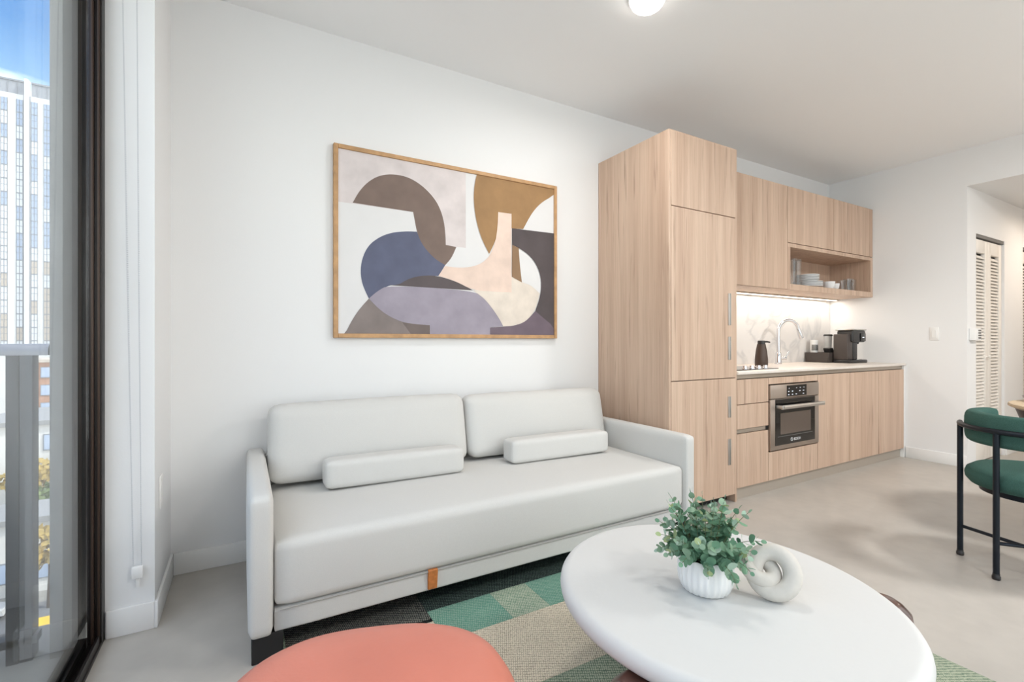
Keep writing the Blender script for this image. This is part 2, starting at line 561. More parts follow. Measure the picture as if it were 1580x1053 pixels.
# baseboards
def baseboard(name, lo, hi):
    struct(box(name, lo, hi, 'trim_paint', r=0.003))
BB = 0.105
baseboard('baseboard_back', (STUBX + .012, BY - .012, 0), (2.34, BY, BB))
baseboard('baseboard_left', (STUBX, STUBY - .012, 0), (STUBX + .012, BY, BB))
baseboard('baseboard_front', (LX + .004, STUBY - .012, 0), (STUBX, STUBY, BB))
baseboard('baseboard_right', (RX - .012, HY1 + .002, 0), (RX, 2.095, BB))
baseboard('baseboard_hall', (6.56, HY1 - .012, 0), (7.06, HY1, BB))

# louvred bifold doors in the hallway
def louvre_door(name, x0, x1):
    d = bpy.data.objects.new(name, None); COL.objects.link(d)
    d.location = (x0, HY1, 0); d['kind'] = 'structure'
    box('head_track', (x0, HY1 + .005, 2.085), (x1, HY1 + .06, 2.113), 'grille', d)
    half = (x1 - x0) / 2
    proto = None
    for k in range(2):
        a = x0 + k * half + .001; b = a + half - .002
        lf = from_bm('door_leaf', bm_box((a, HY1 + .02, .012), (a + .075, HY1 + .052, 2.075), .002), 'door_paint', d, 40)
        box('stile', (b - .075, HY1 + .02, .012), (b, HY1 + .052, 2.075), 'door_paint', lf, .002)
        for z0, z1 in ((.012, .2), (1.955, 2.075)):
            box('rail', (a + .075, HY1 + .02, z0), (b - .075, HY1 + .052, z1), 'door_paint', lf, .002)
        me = None
        z = .213
        while z < 1.945:
            if True:
                if proto is None or me is None:
                    q = bm_box((a + .07, -.021, -.003), (b - .07, .021, .003))
                    bmesh.ops.rotate(q, verts=q.verts, cent=(0, 0, 0), matrix=Matrix.Rotation(math.radians(52), 3, 'X'))
                    bmesh.ops.translate(q, verts=q.verts, vec=(-ORG(lf).x, HY1 + .036 - ORG(lf).y, 0))
                    me = bpy.data.meshes.new('slat'); q.to_mesh(me); q.free(); proto = me
                    me.materials.append(MATS['door_paint'])
                o = bpy.data.objects.new('slat', me); COL.objects.link(o); o.parent = lf
                o.location = (0, 0, z)
            z += .031
        if k == 0:
            kn = from_bm('door_knob', bm_lathe([(0, 0), (.012, 0), (.01, .012), (.018, .02), (.016, .03), (0, .033)], n=16), 'door_paint', lf, 40, None, False)
            kn.rotation_euler = (math.pi / 2, 0, 0); kn.location = (b - .04 - x0, .02, .98)
    return d
louvre_door('door_1', 5.806, 6.54)
louvre_door('door_2', 7.08, 7.86)

# ------------------------------------------------------------------ window wall
WZ = 2.72
win = bpy.data.objects.new('window_1', None); COL.objects.link(win)
win.location = (LX, 0, 0); win['kind'] = 'structure'
struct(box('wall_window_head', (LX - .12, REARY, WZ), (LX, STUBY + .3, CZ), 'wall_paint'))
# jamb profiles at the far end
box('jamb', (LX - .042, STUBY - .045, 0), (LX, STUBY + .02, WZ), 'bronze', win, .002)
box('jamb_stop', (LX - .030, STUBY - .053, 0), (LX - .022, STUBY - .045, WZ), 'bronze_light', win, .001)
box('jamb_stop', (LX - .012, STUBY - .050, 0), (LX - .005, STUBY - .045, WZ), 'bronze_light', win, .001)
box('sill_track', (LX - .105, REARY, -.03), (LX, STUBY + .02, .012), 'bronze', win, .002)
for x in (-.004, -.04, -.072):
    box('track_rib', (LX + x - .008, REARY, .012), (LX + x, STUBY - .06, .045), 'bronze', win, .001)
box('head_track', (LX - .105, REARY, WZ - .06), (LX, STUBY - .045, WZ), 'bronze', win, .002)
for y in (.62, -.9, -2.55):
    box('mullion', (LX - .08, y - .035, .012), (LX - .02, y + .035, WZ - .06), 'bronze', win, .002)
for a, b in ((.655, STUBY - .06), (-.865, .585), (-2.515, -.935)):
    box('pane', (LX - .042, a, .03), (LX - .034, b, WZ - .06), 'window_glass', win)

# ------------------------------------------------------------------ balcony (outside)
struct(box('floor_terrace', (LX - .105, REARY - 1.8, -.2), (RX + .15, REARY - .15, -.03), 'concrete_out'))
struct(box('floor_balcony', (-2.2, REARY - .1, -.2), (LX - .105, 2.62, -.03), 'concrete_out'))
struct(box('wall_facade', (-.62, 2.62, -3), (LX - .02, 3.6, 3.4), 'concrete_out'))
struct(box('wall_facade_fin', (-.612, 2.325, -.03), (-.575, 2.62, 3.4), 'concrete_out', r=.003))

def railing(name, label, p0, axis, length, n):
    t = thing(name, label, 'railing', (p0[0], p0[1], -.03))
    L = length
    def bb(lo, hi):
        if axis == 'x':
            return (p0[0] - hi[0], p0[1] + lo[1], lo[2]), (p0[0] - lo[0], p0[1] + hi[1], hi[2])
        return (p0[0] + lo[1], p0[1] - hi[0], lo[2]), (p0[0] + hi[1], p0[1] - lo[0], hi[2])
    # half round capped handrail
    prof = []
    for k in range(9):
        a = math.pi * k / 8
        prof.append((.032 * math.cos(a), 1.094 + .026 * math.sin(a)))
    prof += [(-.032, 1.078), (.032, 1.078)]
    bm = bmesh.new()
    ends = []
    for s in (-.03, L):
        ring = []
        for y, z in prof:
            q = (p0[0] - s, p0[1] + .03 + y, z) if axis == 'x' else (p0[0] + .03 + y, p0[1] - s, z)
            ring.append(bm.verts.new(q))
        ends.append(ring)
    m_ = len(prof)
    for k in range(m_):
        bm.faces.new((ends[0][k], ends[0][(k + 1) % m_], ends[1][(k + 1) % m_], ends[1][k]))
    bm.faces.new(ends[0]); bm.faces.new(ends[1])
    bmesh.ops.recalc_face_normals(bm, faces=bm.faces)
    from_bm('handrail', bm, 'rail_cap', t, 40)
    lo, hi = bb((0, .0, .03), (L, .05, .06))
    box('bottom_rail', lo, hi, 'rail_paint', t, .002)
    for i in range(n):
        s = .012 + i * .115
        for k in range(2):
            lo, hi = bb((s + k * .036, 0, -.03), (s + .0345 + k * .036, .062, 1.079))
            box('slat', lo, hi, 'rail_paint', t, .002)
    return t
railing('balcony_railing', 'grey metal balcony railing of paired upright slats under a rounded handrail', (-.652, 2.35, 0), 'x', 1.5, 13)
railing('balcony_railing', 'grey metal railing along the outer edge of the balcony', (-2.2, 2.3, 0), 'y', 4.8, 41)

# ================================================================== city outside
TY = 150.0
def at_y(px, py, Y):
    s, c = math.sin(ANG), math.cos(ANG)
    u = (px - 790) / FPX; v = -(py - 526.5) / FPX
    d = Vector((s + c * u, c - s * u, v)); return d * (Y / d.y) + Vector((0, 0, CAM_H))
GZ = -22.0
struct(box('ground_city', (-400, 8, GZ - 1), (200, 500, GZ), 'city_ground'))
tw = thing('apartment_tower', 'tall pale apartment tower with stacked window bays beyond the balcony', 'building', (at_y(42, 300, TY).x, TY, GZ))
ztop = at_y(42, 148, TY).z
zcrown = at_y(42, 124, TY).z
xl = at_y(0, 300, TY).x - 16; xr = at_y(78, 300, TY).x + 14
box('wall', (xl, TY, GZ), (xr, TY + 22, ztop), 'tower_wall', tw)
cx0, cx1 = at_y(39.5, 300, TY).x, at_y(45, 300, TY).x
box('column', (cx0, TY - .8, GZ), (cx1, TY + 1, zcrown), 'tower_column', tw)
for a, b in ((36, 39.5), (45, 47.5)):
    box('recess_shade', (at_y(a, 300, TY).x, TY - .06, GZ), (at_y(b, 300, TY).x, TY, ztop), 'tower_dark', tw)  # flat strip on the wall; the recess's shade is in its grey colour
# crown screens
for a, b in ((xl, at_y(38.5, 300, TY).x), (at_y(47.5, 300, TY).x, xr)):
    cr_ = box('crown_screen', (a, TY + .4, ztop), (b, TY + .7, zcrown - .6), 'tower_dark', tw)
    box('crown_rail', (a, TY + .2, zcrown - .6), (b, TY + .8, zcrown - .2), 'tower_frame', cr_)
    x = a + 1
    while x < b:
        box('crown_post', (x, TY + .3, ztop), (x + .15, TY + .4, zcrown - .6), 'tower_frame', cr_)
        x += 1.6
strips = [(at_y(a, 300, TY).x, at_y(b, 300, TY).x) for a, b in ((1, 12), (25, 35.5), (48, 58), (67.5, 78))]
wdt = strips[1][1] - strips[1][0]
strips += [(xl + 9.5, xl + 9.5 + wdt), (xr - 11, xr - 11 + wdt), (xr - 7, xr - 7 + wdt)]
SH = 3.08
wbm = bmesh.new()
ww = wdt
for lo, hi in (((0, -.12, 0), (.08, 0, SH)), ((ww - .08, -.12, 0), (ww, 0, SH)), ((ww / 2 - .05, -.12, 0), (ww / 2 + .05, 0, SH)),
               ((0, -.12, 0), (ww, 0, .25)), ((0, -.1, 1.75), (ww, 0, 1.85))):
    bm_box(lo, hi, bm=wbm)
wme = bpy.data.meshes.new('window'); wbm.to_mesh(wme); wbm.free(); wme.materials.append(MATS['tower_frame'])
pmes = []
for pm in ('tower_glass', 'tower_bright', 'tower_tan'):
    q = bm_box((.06, -.05, .2), (ww - .06, -.01, SH)); me = bpy.data.meshes.new('pane'); q.to_mesh(me); q.free()
    me.materials.append(MATS[pm]); pmes.append(me)
for sx0, sx1 in strips:
    z = ztop - 1.2 - SH; i = 0
    while z > -4:
        o = bpy.data.objects.new('window', wme); COL.objects.link(o); o.parent = tw
        o.location = Vector((sx0, TY, z)) - tw.location
        f = (ztop - z) / (ztop + 4)
        rr = random.random()
        k = 1 if rr < .25 + .5 * f else 0
        if f > .62 and rr > .62: k = 2
        p = bpy.data.objects.new('pane', pmes[k]); COL.objects.link(p); p.parent = o
        z -= SH; i += 1

def block(name, label, x0, x1, y0, y1, z1, wm, rm):
    t = thing(name, label, 'building', ((x0 + x1) / 2, y0, GZ))
    box('wall', (x0, y0, GZ), (x1, y1, z1), wm, t)
    box('roof', (x0 - .4, y0 - .4, z1), (x1 + .4, y1 + .4, z1 + .5), rm, t)
    me = None; pm = None
    q = bm_box((0, -.12, 0), (1.5, 0, 1.9)); me = bpy.data.meshes.new('window'); q.to_mesh(me); q.free(); me.materials.append(MATS['tower_frame'])
    q = bm_box((.12, -.16, .12), (1.38, -.1, 1.78)); pm = bpy.data.meshes.new('pane'); q.to_mesh(pm); q.free(); pm.materials.append(MATS['tower_glass'])
    z = GZ + 1.2
    while z + 2.2 < z1:
        x = x0 + .8
        while x + 1.6 < x1:
            o = bpy.data.objects.new('window', me); COL.objects.link(o); o.parent = t; o.location = Vector((x, y0, z)) - t.location
            p = bpy.data.objects.new('pane', pm); COL.objects.link(p); p.parent = o
            x += 2.6
        z += 3.1
    return t
block('low_building', 'tan low building at the foot of the pale tower', -34, -22, 112, 126, -2.6, 'house_brick', 'tower_tan')
block('low_building', 'white low building with grey roof seen past the balcony slats', -26, -14, 74, 88, -8.5, 'house_white', 'roof_grey')
block('low_building', 'small pale building with flat roof behind the street trees', -20.5, -12.5, 59.5, 65, -15.5, 'house_white', 'roof_grey')
struct(box('ground_street', (-60, 36, GZ), (40, 57, GZ + .03), 'asphalt'))

def tree(x, y, h, r, m, label):
    t = thing('street_tree', label, 'tree', (x, y, GZ), 'street trees below')
    tube('trunk', [(x, y, GZ), (x + .1, y, GZ + h * .5), (x, y, GZ + h * .75)], [.22, .17, .1], 'bark', t, 8)
    bm = bmesh.new()
    rnd = random.Random(int(x * 31 + y))
    for k in range(420):
        v = Vector((rnd.gauss(0, 1), rnd.gauss(0, 1), rnd.gauss(0, 1))).normalized() * r * (.55 + .45 * rnd.random())
        v.z *= .8
        c = Vector((x, y, GZ + h - r * .5)) + v
        a = Vector((rnd.gauss(0, 1), rnd.gauss(0, 1), rnd.gauss(0, 1))).normalized()
        b = a.orthogonal().normalized()
        s_ = .38
        bm.faces.new([bm.verts.new(c + a * s_), bm.verts.new(c + b * s_ * .6), bm.verts.new(c - a * s_), bm.verts.new(c - b * s_ * .6)])
    from_bm('crown', bm, m, t, None, 'stuff')
tree(-14.6, 55.5, 6.5, 2.2, 'tree_ochre', 'ochre street tree beyond the left railing post, nearer one')
tree(-17.9, 67.9, 7.5, 1.7, 'tree_green', 'green street tree behind the small pale building')
tree(-20.5, 71.5, 9.5, 2.4, 'tree_ochre', 'ochre tree in front of the white low building')

def car(x, y, m, label, grp):
    t = thing('car', label, 'car', (x, y, GZ + .03), grp)
    z = GZ + .03
    prof = [(-2.2, .35), (-2.25, .75), (-1.4, .9), (-.8, 1.42), (.7, 1.45), (1.35, .95), (2.1, .82), (2.2, .4)]
    bm = bmesh.new()
    A = [bm.verts.new((x + px, y - .85, z + pz)) for px, pz in prof]
    B = [bm.verts.new((x + px, y + .85, z + pz)) for px, pz in prof]
    n = len(prof)
    for k in range(n):
        bm.faces.new((A[k], A[(k + 1) % n], B[(k + 1) % n], B[k]))
    bm.faces.new(A); bm.faces.new(B)
    bmesh.ops.recalc_face_normals(bm, faces=bm.faces)
    from_bm('body', bm, m, t)
    box('side_window', (x - .75, y - .87, z + .95), (x + .65, y - .85, z + 1.35), 'car_glass', t)
    for wx in (-1.4, 1.4):
        for wy in (-.8, .8):
            tube('wheel', [(x + wx, y + wy - .1, z + .33), (x + wx, y + wy + .1, z + .33)], .33, 'tyre', t, 16)
car(-13.2, 49.6, 'car_yellow', 'yellow car on the street below the balcony', None)
car(-19.4, 55.5, 'car_silver', 'silver car parked farther along the street', None)

# ================================================================== kitchen
FY = 2.105            # plane of the cabinet fronts
G = .0025             # half gap between fronts
def front(name, x0, x1, z0, z1, parent, y=FY, th=.02):
    return box(name, (x0 + G, y, z0 + G), (x1 - G, y + th, z1 - G), 'oak', parent, .0012, 1)

# --- tall cabinet
TX0, TX1, TZ = 2.34, 3.018, 2.476
t = thing('tall_cabinet', 'tall light oak cabinet with flush doors between sofa and counter', 'cabinet', (2.68, 2.4, 0))
box('side_panel', (TX0, FY + .001, .0), (TX0 + .018, BY - .002, TZ), 'oak', t, .001, 1)
box('side_panel', (TX1 - .018, FY + .001, .0), (TX1, BY - .002, TZ), 'oak', t, .001, 1)
box('body', (TX0 + .018, FY + .024, .1), (TX1 - .018, BY - .002, TZ - .018), 'dark_gap', t)
box('top_panel', (TX0 + .018, FY + .001, TZ - .018), (TX1 - .018, BY - .002, TZ), 'oak', t)
box('kick_plate', (TX0 + .018, FY + .07, .0), (TX1 - .018, FY + .085, .1), 'black_matte', t)
fx0, fx1 = TX0 + .018, TX1 - .016
for z0, z1, hs in ((1.992, TZ - .004, ()), (.872, 1.992, ((1.24, 1.46), (1.0, 1.16))), (.055, .872, ((.60, .745), (.27, .45)))):
    d = front('door', fx0, fx1, z0, z1, t, FY - .002)
    for a, b in hs:
        box('edge_pull', (fx1 - .085, FY - .007, a), (fx1 - .066, FY - .0022, b), 'steel', d, .001, 1)
        box('pull_lip', (fx1 - .066, FY - .012, a), (fx1 - .062, FY - .0022, b), 'steel', d, .001, 1)

# --- counter run
CT = .912
BX0, BX1 = TX1 + .001, RX - .002
FT, FB = .858, .088
t = thing('drawer_cabinet', 'narrow oak drawer unit left of the oven with a metal finger channel', 'cabinet', (3.2, 2.4, 0))
box('body', (BX0, FY + .024, .08), (3.388, BY - .02, .88), 'dark_gap', t)
front('drawer', BX0, 3.39, .678, FT, t)
front('drawer', BX0, 3.39, .502, .678, t)
front('drawer', BX0, 3.39, FB, .472, t)
box('finger_channel', (BX0 + .003, FY + .012, .474), (3.372, FY + .024, .50), 'channel', t)
box('channel_end', (3.372, FY + .008, .474), (3.387, FY + .024, .50), 'black_matte', t)

t = thing('oven_cabinet', 'oak cabinet housing the built-in oven, with panels above and below it', 'cabinet', (3.72, 2.4, 0))
box('body', (3.392, FY + .5, .08), (4.052, BY - .02, .88), 'dark_gap', t)
box('side_panel', (3.392, FY + .024, .08), (3.40, FY + .5, .88), 'dark_gap', t)
box('side_panel', (4.044, FY + .024, .08), (4.052, FY + .5, .88), 'dark_gap', t)
box('back_rail', (3.40, FY + .03, .84), (4.044, FY + .05, .88), 'dark_gap', t)
front('panel', 3.39, 4.055, .805, FT, t)
front('panel', 3.39, 4.055, FB, .303, t)

t = thing('base_cabinet', 'wide oak base cabinet with three plain doors right of the oven', 'cabinet', (4.8, 2.4, 0))
box('body', (4.057, FY + .024, .08), (BX1 - .022, BY - .02, .88), 'dark_gap', t)
xs = [4.055, 4.56, 5.07, BX1 - .02]
for a, b in zip(xs, xs[1:]):
    front('door', a, b, FB, FT, t)
box('end_panel', (BX1 - .02, FY - .002, .0), (BX1, BY - .02, .888), 'trim_paint', t, .001, 1)

tag(box('finger_rail', (BX0, FY + .014, .861), (BX1 - .022, FY + .023, .892), 'channel'), 'brushed metal finger channel running beneath the counter top', 'rail')
tag(box('plinth', (BX0, FY + .03, 0), (BX1 - .022, FY + .045, .0795), 'plinth_metal'), 'grey plinth strip along the floor under the base cabinets', 'plinth')
tag(box('countertop', (BX0, FY - .012, .8925), (BX1, BY - .0125, CT), 'counter', r=.002), 'pale stone counter top running along the kitchen wall', 'countertop')
UZ0, UZ1, UY = 1.578, 2.476, 2.375
tag(box('backsplash', (BX0, BY - .012, CT + .0005), (BX1, BY - .0005, UZ0 + .03), 'marble'), 'white marble backsplash slab with grey veins behind the sink', 'backsplash')

# --- oven
t = thing('oven', 'built-in steel oven with black glass door and bar handle', 'oven', (3.72, 2.3, .305))
ox0, ox1 = 3.402, 4.042
box('body', (ox0 + .01, FY + .022, .31), (ox1 - .01, FY + .49, .79), 'black_matte', t)
cp = box('control_panel', (ox0 - .006, FY - .012, .697), (ox1 + .006, FY + .02, .8), 'steel_warm', t, .002)
ds = box('display', (3.60, FY - .0135, .706), (3.868, FY - .012, .79), 'black_glass', cp)
for r_ in range(3):
    for c_ in range(5):
        if (r_ + c_) % 4 != 3:
            box('display_mark', (3.615 + c_ * .05 + (.01 if r_ == 2 else 0), FY - .0142, .718 + r_ * .024), (3.632 + c_ * .05, FY - .0136, .722 + r_ * .024), 'panel_digit', t)
dr = box('door', (ox0 - .006, FY - .012, .312), (ox1 + .006, FY + .02, .692), 'steel_warm', t, .002)
box('door_glass', (3.452, FY - .0145, .345), (3.985, FY - .012, .690), 'black_glass', dr)
box('door_window', (3.515, FY - .0155, .425), (3.925, FY - .0145, .585), 'oven_window', dr)
box('door_line', (3.48, FY - .0152, .408), (3.95, FY - .0146, .411), 'grille', dr)
hd = tube('handle', [(3.47, FY - .062, .637), (4.02, FY - .062, .637)], .0125, 'steel', t, 16)
box('handle_bar', (3.455, FY - .068, .622), (4.035, FY - .052, .652), 'steel', hd, .004)
for hx in (3.475, 4.012):
    box('handle_post', (hx - .014, FY - .054, .625), (hx + .014, FY - .012, .649), 'steel', hd, .003)
fc = bpy.data.curves.new('lettering', 'FONT'); fc.body = 'BOSCH'; fc.size = .028; fc.extrude = .0004; fc.align_x = 'CENTER'
fo = bpy.data.objects.new('lettering_source', fc); COL.objects.link(fo)
bpy.context.view_layer.update()
lme = bpy.data.meshes.new_from_object(fo.evaluated_get(bpy.context.evaluated_depsgraph_get()))
bpy.data.objects.remove(fo)
lg = link('lettering', lme, 'porcelain', dr)
lg.rotation_euler = (math.pi / 2, 0, 0); lg.location = Vector((3.735, FY - .0155, .366)) - ORG(dr)
em = tube('emblem_ring', [(.012 * math.cos(a * .3927), 0, .012 * math.sin(a * .3927)) for a in range(16)], .0022, 'porcelain', dr, 6, False, True)
em.location = Vector((3.662, FY - .0155, .376)) - ORG(dr)

# --- wall cabinets
UX0 = 3.42
UXM = 4.10
t = thing('wall_cabinet', 'oak wall cabinet with one tall door beside the tall cabinet', 'cabinet', (3.7, 2.6, UZ0))
box('body', (BX0, UY + .024, UZ0 + .012), (UXM - .001, BY - .013, UZ1 - .004), 'oak', t)
front('door', BX0, UXM, UZ0, UZ1, t, UY)
box('bottom_panel', (BX0, UY + .024, UZ0), (UXM - .001, BY - .013, UZ0 + .012), 'oak', t)
t = thing('wall_cabinet', 'oak wall cabinet with flap doors above an open dish niche', 'cabinet', (4.85, 2.6, UZ0))
UX1 = RX - .002
NZ0, NZ1 = 1.628, 1.948          # niche
box('body', (UXM, UY + .024, 2.0), (UX1, BY - .013, UZ1 - .004), 'oak', t)
xm = (UXM + UX1) / 2
front('door', UXM, xm, 1.985, UZ1, t, UY)
front('door', xm, UX1, 1.985, UZ1, t, UY)
box('niche_top', (UXM, UY, NZ1), (UX1, BY - .013, 1.982), 'oak', t, .001, 1)
box('niche_bottom', (UXM, UY, UZ0), (UX1, BY - .013, NZ0), 'oak', t, .001, 1)
box('niche_side', (UXM, UY, NZ0), (UXM + .04, BY - .013, NZ1), 'oak', t, .001, 1)
box('niche_side', (UX1 - .045, UY, NZ0), (UX1, BY - .013, NZ1), 'oak', t, .001, 1)
box('niche_back', (UXM + .04, BY - .03, NZ0), (UX1 - .045, BY - .013, NZ1), 'oak', t)
# led strip
t = thing('light_strip', 'warm LED strip glowing under the wall cabinets', 'light strip', (4.3, 2.70, UZ0 - .012))
box('housing', (BX0 + .02, 2.685, UZ0 - .012), (RX - .03, 2.725, UZ0 - .0005), 'steel', t)
box('diffuser', (BX0 + .03, 2.69, UZ0 - .016), (RX - .04, 2.72, UZ0 - .012), 'led_glow', t)
ll = bpy.data.lights.new('led_light', 'AREA'); ll.shape = 'RECTANGLE'; ll.size = RX - BX0 - .1; ll.size_y = .03; ll.energy = LED_W; ll.color = (1.0, .92, .82)
lo_ = bpy.data.objects.new('led_light', ll); COL.objects.link(lo_); lo_.parent = t; lo_.location = (0.01, 0.005, -.0175 + .012 - .003)

# --- cooktop
t = thing('cooktop', 'black glass cooktop set into the counter beside the tall cabinet', 'cooktop', (3.5, 2.4, CT))
box('glass_top', (3.06, 2.19, CT + .0003), (3.66, 2.67, CT + .006), 'black_glass', t, .002, 1)
for i in range(4):
    lathe('control_knob', [(0, 0), (.021, 0), (.021, .006), (.017, .008), (.0155, .024), (0, .025)], 'chrome', t, (3.30 + i * .085, 2.235, CT + .006), 20)

# --- faucet
t = thing('faucet', 'chrome gooseneck kitchen faucet with pull-down spray and side lever', 'faucet', (4.35, 2.62, CT))
fx, fy = 4.37, 2.62
lathe('base', [(.0, 0), (.032, 0), (.032, .008), (.026, .014), (.025, .1), (.021, .11), (0, .11)], 'chrome', t, (fx, fy, CT + .0005), 24)
pts = [(fx, fy, CT + .10), (fx, fy, CT + .31)]
dirx = Vector((.93, -.36, 0)).normalized()
R_ = .105
for k in range(1, 15):
    a = math.pi - k * (math.pi * .92) / 14
    pts.append(Vector((fx, fy, CT + .31)) + dirx * (R_ + R_ * math.cos(a)) + Vector((0, 0, R_ * math.sin(a))))
tube('spout', pts, .0155, 'chrome', t, 16)
e0 = Vector(pts[-1]); dd = (Vector(pts[-1]) - Vector(pts[-2])).normalized()
tube('spray_head', [e0, e0 + dd * .02, e0 + dd * .07, e0 + dd * .1], [.0165, .019, .021, .0185], 'chrome', t, 16)
lv = tube('lever_hub', [(fx + .02, fy - .005, CT + .055), (fx + .075, fy - .03, CT + .055)], .016, 'chrome', t, 14)
tube('lever', [(fx + .066, fy - .026, CT + .055), (fx + .09, fy - .035, CT + .10), (fx + .10, fy - .04, CT + .125)], [.008, .007, .006], 'chrome', lv, 10)

# --- soap dispenser
t = thing('soap_dispenser', 'dark brown soap dispenser standing by the cooktop', 'soap dispenser', (3.905, 2.49, CT))
sx, sy = 3.905, 2.49
lathe('bottle', [(0, 0), (.048, 0), (.052, .01), (.052, .06), (.045, .13), (.036, .175), (.034, .19), (0, .19)], 'dispenser', t, (sx, sy, CT + .0005), 28)
pm_ = lathe('pump', [(0, .19), (.03, .19), (.03, .215), (.027, .222), (0, .222)], 'black_plastic', t, (sx, sy, CT), 20)
tube('spout', [(sx, sy, CT + .212), (sx + .05, sy - .02, CT + .212), (sx + .075, sy - .03, CT + .207)], [.009, .008, .006], 'black_plastic', pm_, 10)

# --- tray, cup, sachet caddy, coffee machine
t = thing('coffee_tray', 'dark brown box tray beside the coffee machine', 'tray', (5.24, 2.65, CT))
tx0, tx1, ty0, ty1 = 5.085, 5.41, 2.535, 2.765
for nm, lo, hi in (('bottom', (tx0, ty0, 0), (tx1, ty1, .01)), ('front', (tx0, ty0, .01), (tx1, ty0 + .01, .1)), ('back', (tx0, ty1 - .01, .01), (tx1, ty1, .1)),
                   ('side', (tx0, ty0 + .01, .01), (tx0 + .01, ty1 - .01, .1)), ('side', (tx1 - .01, ty0 + .01, .01), (tx1, ty1 - .01, .1))):
    box(nm, tuple(Vector(lo) + Vector((0, 0, CT + .0005))), tuple(Vector(hi) + Vector((0, 0, CT + .0005))), 'tray_brown', t, .002, 1)
tb = CT + .011
def paper_cup(name, label, x, y, z, h, mm, cat):
    t = thing(name, label, cat, (x, y, z))
    lathe('cup_wall', [(0, 0), (.028, 0), (.036, h), (.038, h + .003), (.034, h + .003), (.026, .004), (0, .004)], mm, t, (x, y, z + .0003), 28)
    return t
c = paper_cup('paper_cup', 'white paper cup with dark printed bars in the brown tray', 5.14, 2.705, tb, .215, 'print_white', 'cup')
for k in range(7):
    a = math.radians(180 + k * 20)
    q = bm_box((-.004, -.0006, .11), (.004, .0006, .195))
    bmesh.ops.rotate(q, verts=q.verts, cent=(0, 0, .15), matrix=Matrix.Rotation(math.radians(-2.1), 3, 'X'))
    bmesh.ops.rotate(q, verts=q.verts, cent=(0, 0, 0), matrix=Matrix.Rotation(a + math.pi / 2, 3, 'Z'))
    bmesh.ops.translate(q, verts=q.verts, vec=(.0342 * math.cos(a), .0342 * math.sin(a), 0))
    from_bm('printed_bar', q, 'print_black', c, None, None, False)
t = paper_cup('paper_cup', 'plain white cup with black lid beside the coffee machine', 5.31, 2.655, tb, .255, 'print_white', 'cup')
lathe('lid', [(0, .2585), (.042, .2585), (.042, .268), (.036, .276), (0, .277)], 'black_plastic', t, (5.31, 2.655, tb), 28)
t = thing('sachet_caddy', 'black tilted sachet holder in the brown tray', 'holder', (5.17, 2.59, tb))
for k in range(3):
    q = bm_box((-.010, -.03, 0), (.010, .03, .15), .003)
    bmesh.ops.rotate(q, verts=q.verts, cent=(0, 0, 0), matrix=Matrix.Rotation(math.radians(-30), 3, 'Y'))
    bmesh.ops.translate(q, verts=q.verts, vec=(5.215 + k * .026, 2.585, tb + .0055))
    from_bm('pocket', q, 'black_matte', t, 40)
t = thing('coffee_machine', 'black single-serve coffee machine at the end of the counter', 'coffee machine', (5.3, 2.45, CT))
z = CT + .0005
box('base', (5.14, 2.365, z), (5.47, 2.525, z + .03), 'black_plastic', t, .008, 3)
box('water_tank', (5.145, 2.395, z + .0305), (5.245, 2.525, z + .285), 'tray_brown', t, .008, 3)
box('column', (5.245, 2.39, z + .0305), (5.325, 2.525, z + .21), 'black_plastic', t, .008, 3)
hd = box('brew_head', (5.2, 2.37, z + .205), (5.45, 2.522, z + .325), 'black_plastic', t, .02, 4)
box('head_lid', (5.18, 2.365, z + .322), (5.46, 2.527, z + .336), 'steel', hd, .006, 2)
box('head_panel', (5.33, 2.362, z + .215), (5.43, 2.371, z + .295), 'black_glass', hd, .003, 2)
box('panel_mark', (5.36, 2.3605, z + .25), (5.395, 2.3625, z + .258), 'panel_digit', hd)
lathe('nozzle', [(0, 0), (.03, 0), (.036, .02), (0, .02)], 'black_plastic', hd, (5.385, 2.44, z + .187), 18)
lathe('drip_tray', [(0, 0), (.055, 0), (.055, .008), (0, .008)], 'steel', t, (5.395, 2.44, z + .0305), 24)
tube('power_cord', [(5.33, 2.50, z + .15), (5.40, 2.50, z + .14), (5.48, 2.50, z + .10), (5.51, 2.49, z + .06), (5.505, 2.48, z + .12), (5.49, 2.48, z + .07), (5.50, 2.50, z + .012), (5.44, 2.62, z + .008)], .006, 'black_plastic', t, 8)

# --- dishes in the niche
nz0 = NZ0 + .0005
def plate(name, label, x, y, z, r, h, grp):
    o = lathe(name, [(0, 0), (r * .55, 0), (r * .6, .003), (r, h), (r, h + .004), (r * .97, h + .004), (r * .58, .008), (0, .008)], 'porcelain', None, (0, 0, 0), 36)
    o.location = (x, y, z); return tag(o, label, 'plate', grp)
px_, py_ = 4.66, 2.51
for k in range(4):
    plate('dinner_plate', ['lowest', 'second lowest', 'third', 'topmost'][k] + ' wide white plate in the dish niche stack', px_, py_, nz0 + k * .0135, .125, .016, 'wide plates in the niche')
zz = nz0 + 4 * .0135 + .0075
for k in range(4):
    plate('side_plate', ['lowest', 'second lowest', 'third', 'topmost'][k] + ' small white plate stacked on the wide plates', px_ - .01, py_, zz + k * .0145, .1, .017, 'small plates in the niche')
def bowl(label, x, y, z, r, h, grp):
    o = lathe('bowl', [(0, 0), (r * .55, 0), (r * .85, h * .4), (r, h), (r * .95, h), (r * .78, h * .4), (r * .5, .008), (0, .008)], 'porcelain', None, (0, 0, 0), 32)
    o.location = (x, y, z); return tag(o, label, 'bowl', grp)
bowl('white bowl right of the plates, in front of its stacked twin', 4.985, 2.49, nz0, .058, .08, 'bowls in the niche')
bowl('small white bowl farther right, next to the glass tumblers', 5.11, 2.50, nz0, .048, .07, 'bowls in the niche')
